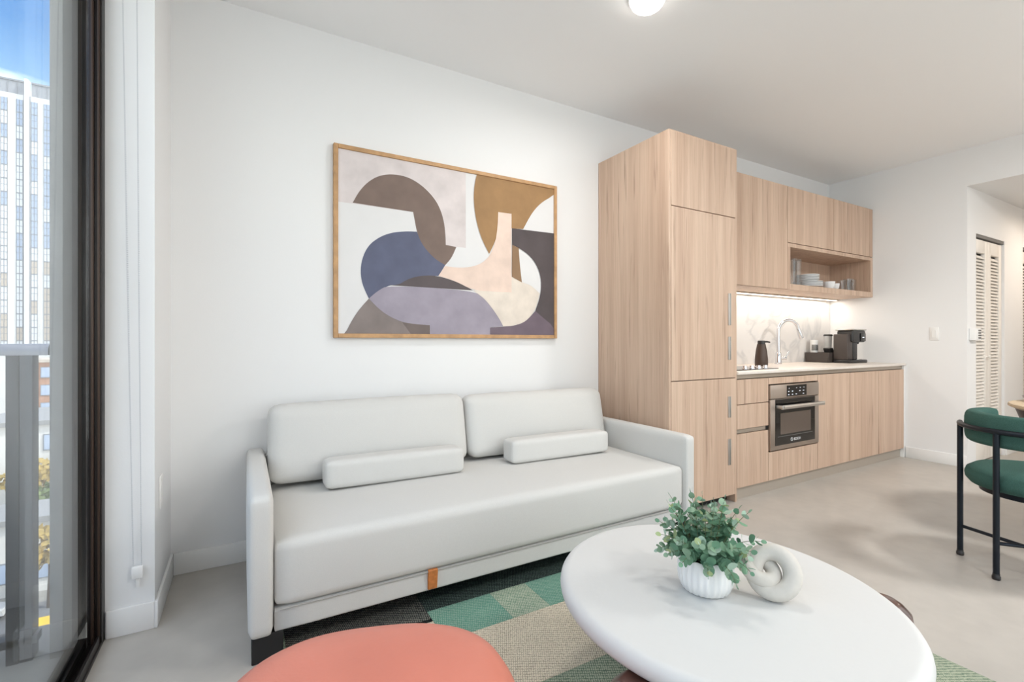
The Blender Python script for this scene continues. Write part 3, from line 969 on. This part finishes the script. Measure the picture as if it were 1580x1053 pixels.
def tumbler(label, x, y, z, r, h, grp, nm='glass_tumbler'):
    o = lathe(nm, [(0, 0), (r * .88, 0), (r, h), (r * .93, h), (r * .82, .008), (0, .008)], 'drink_glass', None, (0, 0, 0), 28)
    o.location = (x, y, z); return tag(o, label, 'glass', grp)
tumbler('clear tumbler beside the small white bowl in the niche', 5.235, 2.49, nz0, .038, .11, 'tumblers in the niche')
tumbler('clear tumbler in the middle of the three in the niche', 5.36, 2.49, nz0, .042, .135, 'tumblers in the niche')
tumbler('clear tumbler at the right end of the dish niche', 5.47, 2.51, nz0, .042, .135, 'tumblers in the niche')
g1 = tumbler('tall clear glass standing behind the plate stack, leftmost', 4.345, 2.47, nz0, .034, .25, 'tall glasses in the niche', 'highball_glass')
tumbler('tall clear glass behind the plates, second from the niche side', 4.44, 2.485, nz0, .034, .25, 'tall glasses in the niche', 'highball_glass')

# ================================================================== sofa
SX0, SX1, SY0, SY1 = .015, 2.262, 1.84, 2.765
t = thing('sofa', 'light grey linen sofa bed with slim arms against the back wall', 'sofa', ((SX0 + SX1) / 2, 2.27, 0))
def arm(x0, x1):
    soft('arm', (x0, SY0, .098), (x1, SY1 - .02, .588), .022, 'linen', t, 14, (.004, .0, .003))
arm(SX0, SX0 + .078); arm(SX1 - .078, SX1)
ix0, ix1 = SX0 + .079, SX1 - .079
soft('seat_cushion', (ix0, SY0 + .012, .181), (ix1, 2.66, .42), .035, 'linen', t, 22, (0, .004, .012))
soft('base_panel', (ix0, SY0 + .022, .098), (ix1, 2.66, .180), .01, 'linen', t, 10)
soft('backrest_frame', (ix0, 2.675, .10), (ix1, SY1, .56), .02, 'linen', t, 12)
tube('seam', [(ix0 + .02, SY0 + .016, .1805), (ix1 - .02, SY0 + .016, .1805)], .003, 'linen_seam', t, 6)
for x in (SX0 + .010, SX1 - .107):
    for y in (SY0 + .03, SY1 - .14):
        box('leg', (x, y, 0), (x + .1, y + .1, .0985), 'black_leg', t, .003, 1)
tb_ = bm_box((.66, SY0 + .004, .105), (.70, SY0 + .018, .188), .002, 1)
bmesh.ops.rotate(tb_, verts=tb_.verts, cent=(.68, SY0, .19), matrix=Matrix.Rotation(math.radians(6), 3, 'X'))
bmesh.ops.translate(tb_, verts=tb_.verts, vec=(0, .002, 0))
from_bm('pull_tab', tb_, 'tan_leather', t, 40)

def lean(zb, k, rot=0.0, cx=0.0):
    def f(p):
        q = p.copy(); q.y += (p.z - zb) * k + (p.x - cx) * rot; return q
    return f
def wrink(f, seed):
    rn = random.Random(seed)
    ph = [(rn.uniform(4, 11), rn.uniform(0, 6), rn.uniform(2, 6), rn.uniform(.0008, .0022)) for _ in range(6)]
    def g(p):
        q = f(p)
        for a, b, c_, d in ph:
            q.y += d * math.sin(p.x * a + b + p.z * c_)
            q.z += d * .6 * math.sin(p.x * a * .7 + b)
        return q
    return g
for x0, x1, lab, sd, dz in ((ix0 + .012, 1.133, 'long light grey back cushion at the left end of the sofa', 1, .012), (1.144, ix1 - .016, 'light grey back cushion at the sofa end by the tall cabinet', 2, .0)):
    o = thing('sofa_cushion', lab, 'cushion', ((x0 + x1) / 2, 2.55, .433), 'back cushions of the sofa')
    soft('cover', (x0, 2.475, .445), (x1, 2.60, .80 + dz), .05, 'linen', o, 22, (.004, .03, .008), wrink(lean(.436, .2), sd))
for x0, x1, y0, rot, lab in ((.335, 1.02, 2.313, -.045, 'square bolster pillow in front of the left back cushion'), (1.315, 2.0, 2.288, -.03, 'square bolster pillow in front of the right back cushion')):
    o = thing('bolster_pillow', lab, 'pillow', ((x0 + x1) / 2, y0 + .07, .432), 'bolsters on the sofa')
    soft('cover', (x0, y0, .4345), (x1, y0 + .125, .565), .024, 'linen', o, 14, (.004, .004, .004), lean(.43, 0.0, rot, (x0 + x1) / 2))

# ================================================================== painting
PX0, PX1, PZ0, PZ1 = .436, 1.94, 1.148, 2.23
PYF = BY - .032
t = thing('painting', 'framed abstract print of overlapping curved shapes above the sofa', 'painting', ((PX0 + PX1) / 2, BY - .001, PZ0))
fw = .024
box('frame_bar', (PX0, PYF, PZ0), (PX0 + fw, BY - .001, PZ1), 'frame_oak', t, .002, 1)
box('frame_bar', (PX1 - fw, PYF, PZ0), (PX1, BY - .001, PZ1), 'frame_oak', t, .002, 1)
box('frame_bar', (PX0 + fw, PYF, PZ0), (PX1 - fw, BY - .001, PZ0 + fw), 'frame_oak', t, .002, 1)
box('frame_bar', (PX0 + fw, PYF, PZ1 - fw), (PX1 - fw, BY - .001, PZ1), 'frame_oak', t, .002, 1)
CYF = BY - .022
mat('art_white', (226, 224, 223), 0.7, noise=.02, nscale=6)
canvas = box('canvas', (PX0 + fw, CYF, PZ0 + fw), (PX1 - fw, BY - .002, PZ1 - fw), 'art_white', t)
# outlines in the plane of the canvas, as fractions measured between the frame's inner corners
Q = [(103, 103), (1122, 290), (1118, 975), (97, 970)]
def homog(src):
    # 8x8 solve: src quad (TL,TR,BR,BL) -> unit square
    dst = [(0, 1), (1, 1), (1, 0), (0, 0)]
    M_ = []; B_ = []
    for (x, y), (u, v) in zip(src, dst):
        M_.append([x, y, 1, 0, 0, 0, -u * x, -u * y]); B_.append(u)
        M_.append([0, 0, 0, x, y, 1, -v * x, -v * y]); B_.append(v)
    n = 8
    for i in range(n):
        p = max(range(i, n), key=lambda r: abs(M_[r][i]))
        M_[i], M_[p] = M_[p], M_[i]; B_[i], B_[p] = B_[p], B_[i]
        for r in range(n):
            if r != i:
                f = M_[r][i] / M_[i][i]
                M_[r] = [a - f * b for a, b in zip(M_[r], M_[i])]; B_[r] -= f * B_[i]
    return [B_[i] / M_[i][i] for i in range(n)]
HM = homog(Q)
def uv(x, y):
    d = HM[6] * x + HM[7] * y + 1
    return (min(1, max(0, (HM[0] * x + HM[1] * y + HM[2]) / d)), min(1, max(0, (HM[3] * x + HM[4] * y + HM[5]) / d)))
def chaikin(pts, it=2):
    for _ in range(it):
        new = []; n = len(pts)
        for i in range(n):
            a, b, c_ = Vector(pts[i - 1]), Vector(pts[i]), Vector(pts[(i + 1) % n])
            d1 = (b - a); d2 = (c_ - b)
            if d1.length < 1e-6 or d2.length < 1e-6:
                continue
            if d1.angle(d2) > math.radians(38):
                new.append(tuple(b))
            else:
                new.append(tuple(b - d1 * .25)); new.append(tuple(b + d2 * .25))
        pts = new
    return pts
ART = [
 ('pale_block', (216, 206, 204), [(97, 95), (705, 205), (703, 567), (600, 555), (455, 400), (95, 352)]),
 ('brown_arch', (122, 104, 95), [(170, 358), (200, 305), (240, 262), (290, 232), (350, 222), (420, 232), (480, 262), (535, 310), (575, 365), (598, 430), (607, 500), (608, 553), (658, 563), (635, 615), (605, 648), (560, 625), (520, 583), (490, 540), (472, 493), (462, 440), (455, 400)]),
 ('blue_curve', (94, 98, 120), [(472, 492), (420, 490), (350, 497), (290, 520), (240, 560), (212, 620), (204, 680), (212, 740), (243, 806), (335, 742), (385, 742), (440, 712), (500, 698), (572, 699), (605, 648), (560, 622), (520, 582), (490, 540)]),
 ('dark_cap', (92, 83, 84), [(335, 743), (385, 741), (420, 718), (470, 701), (530, 696), (580, 702), (640, 720), (690, 740), (735, 766), (600, 758)]),
 ('grey_quarter', (134, 123, 119), [(243, 806), (290, 855), (340, 890), (400, 916), (460, 925), (530, 930), (530, 985), (125, 985), (150, 930), (190, 865)]),
 ('umber_wedge', (112, 100, 96), [(400, 917), (460, 926), (530, 931), (530, 985), (440, 985)]),
 ('lavender_dome', (158, 150, 162), [(335, 743), (735, 766), (790, 805), (830, 855), (860, 900), (878, 934), (815, 939), (815, 985), (530, 985), (530, 930), (460, 925), (400, 916), (340, 890), (290, 855), (243, 806), (285, 770)]),
 ('ochre_leaf', (160, 124, 84), [(757, 215), (1130, 282), (1130, 316), (1070, 345), (1020, 395), (975, 477), (920, 475), (857, 470), (845, 530), (813, 595), (775, 520), (750, 430), (740, 340), (745, 270)]),
 ('cream_bowl', (224, 212, 199), [(735, 766), (918, 770), (918, 702), (967, 728), (1010, 740), (1052, 780), (1030, 860), (985, 912), (930, 932), (878, 935), (860, 900), (830, 855), (790, 805)]),
 ('peach_neck', (230, 206, 191), [(857, 398), (920, 406), (918, 775), (840, 772), (735, 766), (650, 722), (572, 699), (603, 653), (680, 662), (760, 650), (813, 610), (840, 550), (853, 480)]),
 ('umber_bow', (84, 75, 76), [(922, 474), (1130, 498), (1130, 945), (1080, 905), (1030, 862), (1055, 790), (1060, 720), (1045, 660), (1010, 605), (955, 566), (922, 552)]),
 ('ochre_sliver', (146, 116, 88), [(922, 552), (953, 566), (957, 640), (967, 728), (920, 702)]),
 ('plum_corner', (112, 98, 108), [(815, 940), (878, 936), (930, 932), (985, 912), (1030, 862), (1080, 905), (1130, 945), (1130, 985), (815, 985)]),
]
cw, chh = PX1 - PX0 - 2 * fw, PZ1 - PZ0 - 2 * fw
for i, (nm, rgb, pts) in enumerate(ART):
    mat('art_' + nm, rgb, 0.75, noise=.1, nscale=9)
    bm = bmesh.new()
    P = []
    for x, y in chaikin(pts):
        u, v = uv(x, y)
        q = (PX0 + fw + u * cw, CYF - .0004 - .0003 * i, PZ0 + fw + v * chh)
        if not P or (Vector(q) - Vector(P[-1])).length > 1e-5:
            P.append(q)
    if (Vector(P[0]) - Vector(P[-1])).length < 1e-5: P.pop()
    f = bm.faces.new([bm.verts.new(q) for q in P])
    f.normal_update()
    bmesh.ops.triangulate(bm, faces=[f])
    bmesh.ops.recalc_face_normals(bm, faces=bm.faces)
    if bm.faces[:][0].normal.y > 0:
        bmesh.ops.reverse_faces(bm, faces=bm.faces)
    from_bm('painted_shape', bm, 'art_' + nm, canvas)

# ================================================================== rug
RZ = .011
t = thing('rug', 'flat-woven patchwork rug in green, beige and charcoal under the coffee table', 'rug', (1.14, .8, 0))
rx0, rx1, ry0, ry1 = .135, 2.14, -.75, 2.28
patches = [
 (rx0, .66, 1.815, ry1, 'weave_charcoal'), (rx0, .66, 1.795, 1.815, 'weave_black'),
 (.66, 1.72, 1.87, ry1, 'weave_dark'), (1.72, rx1, 1.87, ry1, 'weave_charcoal'),
 (.66, .95, 1.655, 1.87, 'weave_green'), (.95, 1.13, 1.655, 1.87, 'weave_sage'), (1.13, 1.72, 1.655, 1.87, 'weave_green'),
 (rx0, .66, 1.05, 1.795, 'weave_beige'), (.66, 1.25, 1.3, 1.655, 'weave_beige'), (1.25, 1.72, 1.3, 1.655, 'weave_beige'),
 (.66, 1.25, .85, 1.3, 'weave_moss'), (1.25, 1.72, .85, 1.3, 'weave_sage'),
 (1.72, rx1, .85, 1.87, 'weave_charcoal'), (1.72, rx1, -.1, .85, 'weave_moss'),
 (rx0, .66, .3, 1.05, 'weave_green'), (.66, 1.72, .3, .85, 'weave_beige'), (rx0, .9, -.75, .3, 'weave_sage'), (.9, 1.72, -.75, .3, 'weave_charcoal'), (1.72, rx1, -.75, -.1, 'weave_green'),
]
for x0, x1, y0, y1, m_ in patches:
    box('woven_patch', (x0 + .0008, y0 + .0008, .0005), (x1 - .0008, y1 - .0008, RZ), m_, t)
box('edge_binding', (rx0 - .008, ry0, .0003), (rx0, ry1, RZ), 'weave_sage', t)
box('edge_binding', (rx1, ry0, .0003), (rx1 + .008, ry1, RZ), 'weave_moss', t)

# ================================================================== coffee table
TCX, TCY, TR_, TT = 1.236, .926, .474, .40
def oval(a, z):
    ca, sa = math.cos(a + .049), math.sin(a + .049)
    return (1 / math.sqrt((ca / .458) ** 2 + (sa / .493) ** 2)) / .474
t = thing('coffee_table', 'round white plaster coffee table on bulging dark wood legs', 'table', (TCX, TCY, RZ))
prof = [(0, TT - .055), (TR_ - .03, TT - .055)]
for k in range(9):
    a = -math.pi / 2 + math.pi * k / 8
    prof.append((TR_ - .026 + .026 * math.cos(a), TT - .0275 + .0275 * math.sin(a)))
prof += [(TR_ - .03, TT), (0, TT)]
lathe('tabletop', prof, 'white_plaster', t, (TCX, TCY, 0), 96, 40, oval)
lp = [(0, RZ + .0005), (.05, RZ + .0005), (.062, .04), (.058, .10), (.05, .16), (.056, .20), (.074, .25), (.079, .285), (.074, .315), (.055, .335), (.04, .3445), (0, .3448)]
for lx, ly in ((.800, .800), (1.690, .695), (1.20, 1.33)):
    lathe('leg', lp, 'dark_wood', t, (lx, ly, 0), 32)

# ================================================================== ottoman
OCX, OCY, OR_ = .203, .932, .340
def squircle(a, z):
    return 1 + .048 * math.cos(4 * (a - math.radians(25.9)))
t = thing('ottoman', 'round coral leather ottoman in front of the sofa', 'ottoman', (OCX, OCY, RZ))
pr = [(0, RZ + .03), (OR_ - .05, RZ + .03), (OR_ - .01, .06), (OR_ + .012, .14), (OR_ + .018, .23), (OR_ + .014, .29), (OR_ + .004, .335), (OR_ - .010, .374), (OR_ - .028, .402), (OR_ - .056, .420), (OR_ - .10, .430), (OR_ - .17, .436), (.08, .439), (0, .440)]
lathe('cover', pr, 'coral_leather', t, (OCX, OCY, 0), 96, 180, squircle)
tube('seam', [(OCX + (OR_ + .018) * squircle(a * math.pi / 36, 0) * math.cos(a * math.pi / 36), OCY + (OR_ + .018) * squircle(a * math.pi / 36, 0) * math.sin(a * math.pi / 36), .2) for a in range(72)], .003, 'coral_leather', t, 6, True, True)
lathe('base', [(0, RZ + .0005), (OR_ - .06, RZ + .0005), (OR_ - .06, RZ + .03), (0, RZ + .03)], 'black_leg', t, (OCX, OCY, 0), 48)

# ================================================================== plant
PCX, PCY = 1.184, .928
PZ = TT + .0006
t = thing('potted_plant', 'green eucalyptus plant in a white ribbed pot on the coffee table', 'plant', (PCX, PCY, PZ))
def rib(a, z):
    return 1 + .022 * math.cos(a * 26)
lathe('pot', [(0, 0), (.056, 0), (.066, .006), (.075, .03), (.0775, .055), (.075, .08), (.071, .098), (.069, .1), (.065, .098), (.068, .07), (0, .068)], 'pot_white', t, (PCX, PCY, PZ), 156, 60, rib)
pot = t.children[0]
lathe('soil', [(0, .085), (.067, .085), (.067, .08), (0, .08)], 'soil', pot, (PCX, PCY, PZ), 32)
lbm = bmesh.new()
lv_ = []
N_ = 10
c0 = lbm.verts.new((0, .5, -.06))
ring = []
for k in range(N_):
    a = 2 * math.pi * k / N_
    ring.append(lbm.verts.new((.46 * math.sin(a), .5 - .52 * math.cos(a) + (.04 if k == N_ // 2 else 0), .05 * math.cos(2 * a))))
for k in range(N_):
    lbm.faces.new((c0, ring[k], ring[(k + 1) % N_]))
lfme = []
base_me = bpy.data.meshes.new('leaf'); lbm.to_mesh(base_me); lbm.free(); base_me.shade_smooth()
for m_ in ('leaf_a', 'leaf_b', 'leaf_c', 'leaf_d'):
    q = base_me.copy(); q.materials.append(MATS[m_]); lfme.append(q)
rnd = random.Random(11)
nl = 0
org = Vector((PCX, PCY, PZ))
specs = []
for i in range(46):
    if i < 12:
        az = i * 2 * math.pi / 12 + .2; ang_ = rnd.uniform(1.5, 1.9); L = rnd.uniform(.08, .105)
    elif i < 24:
        az = i * 2.39996; ang_ = rnd.uniform(.8, 1.25); L = rnd.uniform(.095, .125)
    else:
        az = i * 2.39996; ang_ = rnd.uniform(.1, .6); L = rnd.uniform(.12, .165)
    specs.append((az, ang_, L))
spare = bmesh.new()
jobs = []
for az, ang_, L in specs:
    p = Vector((.03 * math.cos(az), .03 * math.sin(az), .088)); pts = [p.copy()]
    n = 9; ti = ang_ * .35
    for k in range(n):
        ti += (ang_ * 1.25 - ang_ * .35) / n
        d = Vector((math.sin(ti) * math.cos(az), math.sin(ti) * math.sin(az), math.cos(ti)))
        p = p + d * L / n * 1.15
        pts.append(p.copy())
    sb = bm_tube(pts, [.0018 * (1 - .6 * k / n) for k in range(n + 1)], 5)
    from_bm('stem', sb, 'stem', t, 60, None, False)
    for k in range(2, n + 1):
        d = (pts[k] - pts[k - 1]).normalized()
        for sgn in (0, 1):
            if k == n and sgn: continue
            rot = k * 1.57 + sgn * math.pi + rnd.uniform(-.5, .5)
            o1 = d.orthogonal().normalized(); o1.rotate(Matrix.Rotation(rot, 3, d))
            yv = (o1 + d * rnd.uniform(.2, 1.4)).normalized() if k < n else d
            xv = yv.cross(d)
            if xv.length < 1e-3: xv = yv.orthogonal()
            xv.normalize(); zv = xv.cross(yv).normalized()
            s_ = rnd.uniform(.019, .029) * (1.0, .85, .6)[max(0, k - n + 2)]
            M_ = Matrix.Translation(pts[k]) @ Matrix((xv, yv, zv)).transposed().to_4x4() @ Matrix.Scale(s_, 4)
            jobs.append((k, M_))
jobs.sort(key=lambda j: -j[0])
for i, (k, M_) in enumerate(jobs):
    if i < 299:
        o = bpy.data.objects.new('leaf', lfme[rnd.choices((0, 1, 2, 3), (4, 4, 1.2, 2.5))[0]])
        COL.objects.link(o); o.parent = t
        o.matrix_local = M_
    else:
        n0 = len(spare.verts)
        spare.from_mesh(base_me); spare.verts.ensure_lookup_table()
        for v in spare.verts[n0:]: v.co = M_ @ v.co
from_bm('inner_leaves', spare, 'leaf_b', t, 180, 'stuff', False)

# ================================================================== chain-link ornament
KX, KY = 1.305, .803
t = thing('knot_ornament', 'pale stone ornament of two interlocked rings beside the plant pot', 'ornament', (KX, KY, PZ))
def link_ring(name, c, u, v, R1, R2, r):
    u = Vector(u).normalized(); v = Vector(v); v = (v - u * v.dot(u)).normalized()
    pts = [Vector(c) + u * R1 * math.cos(2 * math.pi * k / 40) + v * R2 * math.sin(2 * math.pi * k / 40) for k in range(40)]
    return tube(name, pts, r, 'stone_knot', t, 20, True, True)
vd = Vector((KX, KY, 0)).normalized(); rt = Vector((vd.y, -vd.x, 0))
rr = .0245
link_ring('ring', (KX + .008, KY, PZ + .053 * .876 + rr + .0005), rt, Vector((0, 0, 1)) + vd * .55, .049, .053, rr)
cz = PZ + .074
link_ring('ring', Vector((KX, KY, 0)) - rt * .029 + Vector((0, 0, cz)) + vd * .006, -rt + Vector((0, 0, .42)), vd * 1.0 + Vector((0, 0, .55)), .038, .034, .0205)

# ================================================================== dining set
CHX, CHY = 3.375, .72
def dining_chair():
    t = thing('dining_chair', 'green upholstered barrel dining chair with dark metal legs at the dining table', 'chair', (0, 0, 0))
    axis = math.radians(192)
    R = .29
    legs = [math.radians(a) for a in (106, 162, 222, 278)]
    P = []
    for a in legs:
        x, y = R * math.cos(a), R * math.sin(a)
        P.append((x, y))
        l = tube('leg', [(x, y, .012), (x, y, .700)], .0125, 'navy_metal', t, 14)
        lathe('foot', [(0, 0), (.014, 0), (.016, .004), (.016, .016), (.0135, .02), (.0135, .028), (0, .028)], 'black_plastic', l, (x, y, .0003), 16)
    for a, b in ((0, 2), (1, 3)):
        z = .155 if a == 0 else .172
        tube('stretcher', [(P[a][0], P[a][1], z), (P[b][0], P[b][1], z)], .0085, 'navy_metal', t, 10)
    arc = [axis + math.radians(-90 + 180 * k / 40) for k in range(41)]
    tube('back_rail', [((R + .002) * math.cos(a), (R + .002) * math.sin(a), .70) for a in arc], .0125, 'navy_metal', t, 12)
    # padded back wrapping round the seat
    bm = bmesh.new(); rings = []
    NA = 64; span = math.radians(276)
    for k in range(NA + 1):
        f = k / NA; a = axis - span / 2 + span * f
        endk = min(1.0, min(f, 1 - f) / .045); sc_ = math.sqrt(max(0, 1 - (1 - endk) ** 2)) * .92 + .08
        ring = []
        for j in range(20):
            b = 2 * math.pi * j / 20
            cx_ = math.copysign(abs(math.cos(b)) ** .55, math.cos(b)) * .036 * sc_
            cz_ = math.copysign(abs(math.sin(b)) ** .55, math.sin(b)) * .078 * (.75 + .25 * sc_)
            r_ = R - .050 + cx_
            ring.append(bm.verts.new((r_ * math.cos(a), r_ * math.sin(a), .696 + cz_)))
        rings.append(ring)
    for A_, B_ in zip(rings, rings[1:]):
        for j in range(20):
            bm.faces.new((A_[j], A_[(j + 1) % 20], B_[(j + 1) % 20], B_[j]))
    bm.faces.new(rings[0]); bm.faces.new(rings[-1])
    bmesh.ops.recalc_face_normals(bm, faces=bm.faces)
    from_bm('backrest', bm, 'green_fabric', t, 180)
    lathe('seat', [(0, .40), (.22, .40), (.255, .408), (.272, .43), (.275, .45), (.268, .475), (.24, .495), (.18, .504), (0, .507)], 'green_fabric', t, (0, 0, 0), 56, 180)
    lathe('seat_plate', [(0, .375), (.22, .375), (.22, .3998), (0, .3998)], 'navy_metal', t, (0, 0, 0), 40)
    return t
ch = dining_chair()
ch.location = (CHX, CHY, 0)
t = thing('dining_table', 'round pale wood dining table at the right edge of the picture', 'table', (4.19, .58, 0))
DX, DY, DR = 4.19, .58, .45
lathe('tabletop', [(0, .725), (DR - .03, .725), (DR, .74), (DR, .75), (DR - .004, .755), (0, .755)], 'table_wood', t, (DX, DY, 0), 72)
lathe('apron', [(0, .66), (DR - .05, .66), (DR - .03, .7245), (0, .7245)], 'navy_metal', t, (DX, DY, 0), 56)
lathe('pedestal', [(0, .03), (.09, .03), (.075, .1), (.06, .4), (.08, .63), (.16, .6595), (0, .6595)], 'navy_metal', t, (DX, DY, 0), 32)
lathe('foot_plate', [(0, .0005), (.27, .0005), (.27, .018), (.1, .03), (0, .03)], 'navy_metal', t, (DX, DY, 0), 48)
t = lathe('bowl', [(0, 0), (.06, 0), (.1, .012), (.12, .03), (.115, .031), (.095, .016), (.05, .008), (0, .008)], 'dark_wood', None, (0, 0, 0), 32)
t.location = (4.28, .88, .7555); tag(t, 'shallow dark bowl on the pale wood dining table', 'bowl')

# ================================================================== wall fittings
t = thing('light_switch', 'white rocker switch plate on the right wall', 'switch', (RX, 1.88, 1.20))
box('plate', (RX - .006, 1.845, 1.137), (RX - .0003, 1.912, 1.258), 'trim_paint', t, .002, 2)
box('rocker', (RX - .010, 1.861, 1.163), (RX - .006, 1.896, 1.232), 'trim_paint', t, .0015, 1)
t = thing('thermostat', 'white thermostat on the hallway wall by the louvred door', 'thermostat', (5.70, HY1, 1.2))
box('body', (5.64, HY1 - .045, 1.135), (5.775, HY1 - .0005, 1.245), 'trim_paint', t, .006, 2)
for k in range(4):
    box('vent_slot', (5.70, HY1 - .0465, 1.152 + k * .022), (5.765, HY1 - .0448, 1.164 + k * .022), 'grille', t)
t = thing('wall_outlet', 'white outlet plate low on the wall left of the sofa', 'outlet', (STUBX, 2.46, .5))
box('plate', (STUBX + .0003, 2.425, .43), (STUBX + .006, 2.495, .565), 'trim_paint', t, .002, 2)
for z in (.468, .528):
    box('socket', (STUBX + .006, 2.443, z - .018), (STUBX + .008, 2.477, z + .018), 'trim_paint', t, .001, 1)

# blind chain
t = thing('blind_chain', 'white bead chain of a roller blind hanging beside the window', 'blind chain', (-.36, STUBY - .02, .22))
yb = STUBY - .022
bead = bm_lathe([(0, -.0022), (.0016, -.0016), (.0023, 0), (.0016, .0016), (0, .0022)], n=6)
bme = bpy.data.meshes.new('bead'); bead.to_mesh(bme); bead.free()
for (xa, xb) in ((-.402, -.366), (-.357, -.341)):
    bm = bm_tube([(xa, yb, 2.70), ((xa + xb) / 2 - .002, yb, 1.4), (xb, yb, .245)], .0009, 6)
    for k in range(350):
        f = k / 349
        x = xa + (xb - xa) * f; z = 2.70 + (.245 - 2.70) * f
        n0 = len(bm.verts)
        bm.from_mesh(bme)
        bm.verts.ensure_lookup_table()
        for v in bm.verts[n0:]:
            v.co += Vector((x, yb, z))
    from_bm('bead_strand', bm, 'chain_white', t, 60, 'stuff')
tn = box('tensioner', (-.373, STUBY - .032, .215), (-.335, STUBY - .0125, .262), 'trim_paint', t, .006, 2)
box('tensioner_tab', (-.361, STUBY - .02, .178), (-.347, STUBY - .0125, .215), 'trim_paint', t, .003, 2)
t = box('roller_blind', (LX + .01, REARY + .05, 2.70), (LX + .09, STUBY - .02, 2.79), 'trim_paint', None, .03, 4)
tag(t, 'white rolled-up blind cassette above the window', 'blind')

# ================================================================== ceiling lamps
def ceiling_lamp(x, y, z, label, power, color=(1, .98, .955), r=.085, size=.3):
    t = thing('ceiling_lamp', label, 'lamp', (x, y, z), 'flush ceiling lamps')
    lathe('mount', [(0, 0), (r + .006, 0), (r + .006, -.015), (0, -.015)], 'trim_paint', t, (x, y, z - .0005), 40)
    pr = [(r * math.cos(k * math.pi / 16), -.015 - .055 * math.sin(k * math.pi / 16)) for k in range(8)] + [(0, -.07)]
    lathe('globe', pr, 'lamp_glow', t, (x, y, z - .0008), 40, 180)
    l = bpy.data.lights.new('lamp_light', 'AREA'); l.shape = 'DISK'; l.size = size; l.energy = power; l.color = color
    o = bpy.data.objects.new('lamp_light', l); COL.objects.link(o); o.parent = t; o.location = (0, 0, -.085)
    return t
ceiling_lamp(1.75, 1.71, CZ, 'round white glowing flush lamp on the living room ceiling', LAMP_W * .5)
ceiling_lamp(1.6, -.9, CZ, 'unseen flush ceiling lamp added behind the seating area', LAMP_W)  # out-of-view lamp, added to throw light on the sofa front
ceiling_lamp(4.2, -.6, CZ, 'unseen flush ceiling lamp added over the dining end of the room', LAMP_W * 2.9, (1, 1, 1), .25, .5)  # out-of-view lamp, added to lift the kitchen end
ceiling_lamp(7.0, .95, HZ, 'flush lamp on the lower hallway ceiling', LAMP_W * .45, (1, .84, .68))
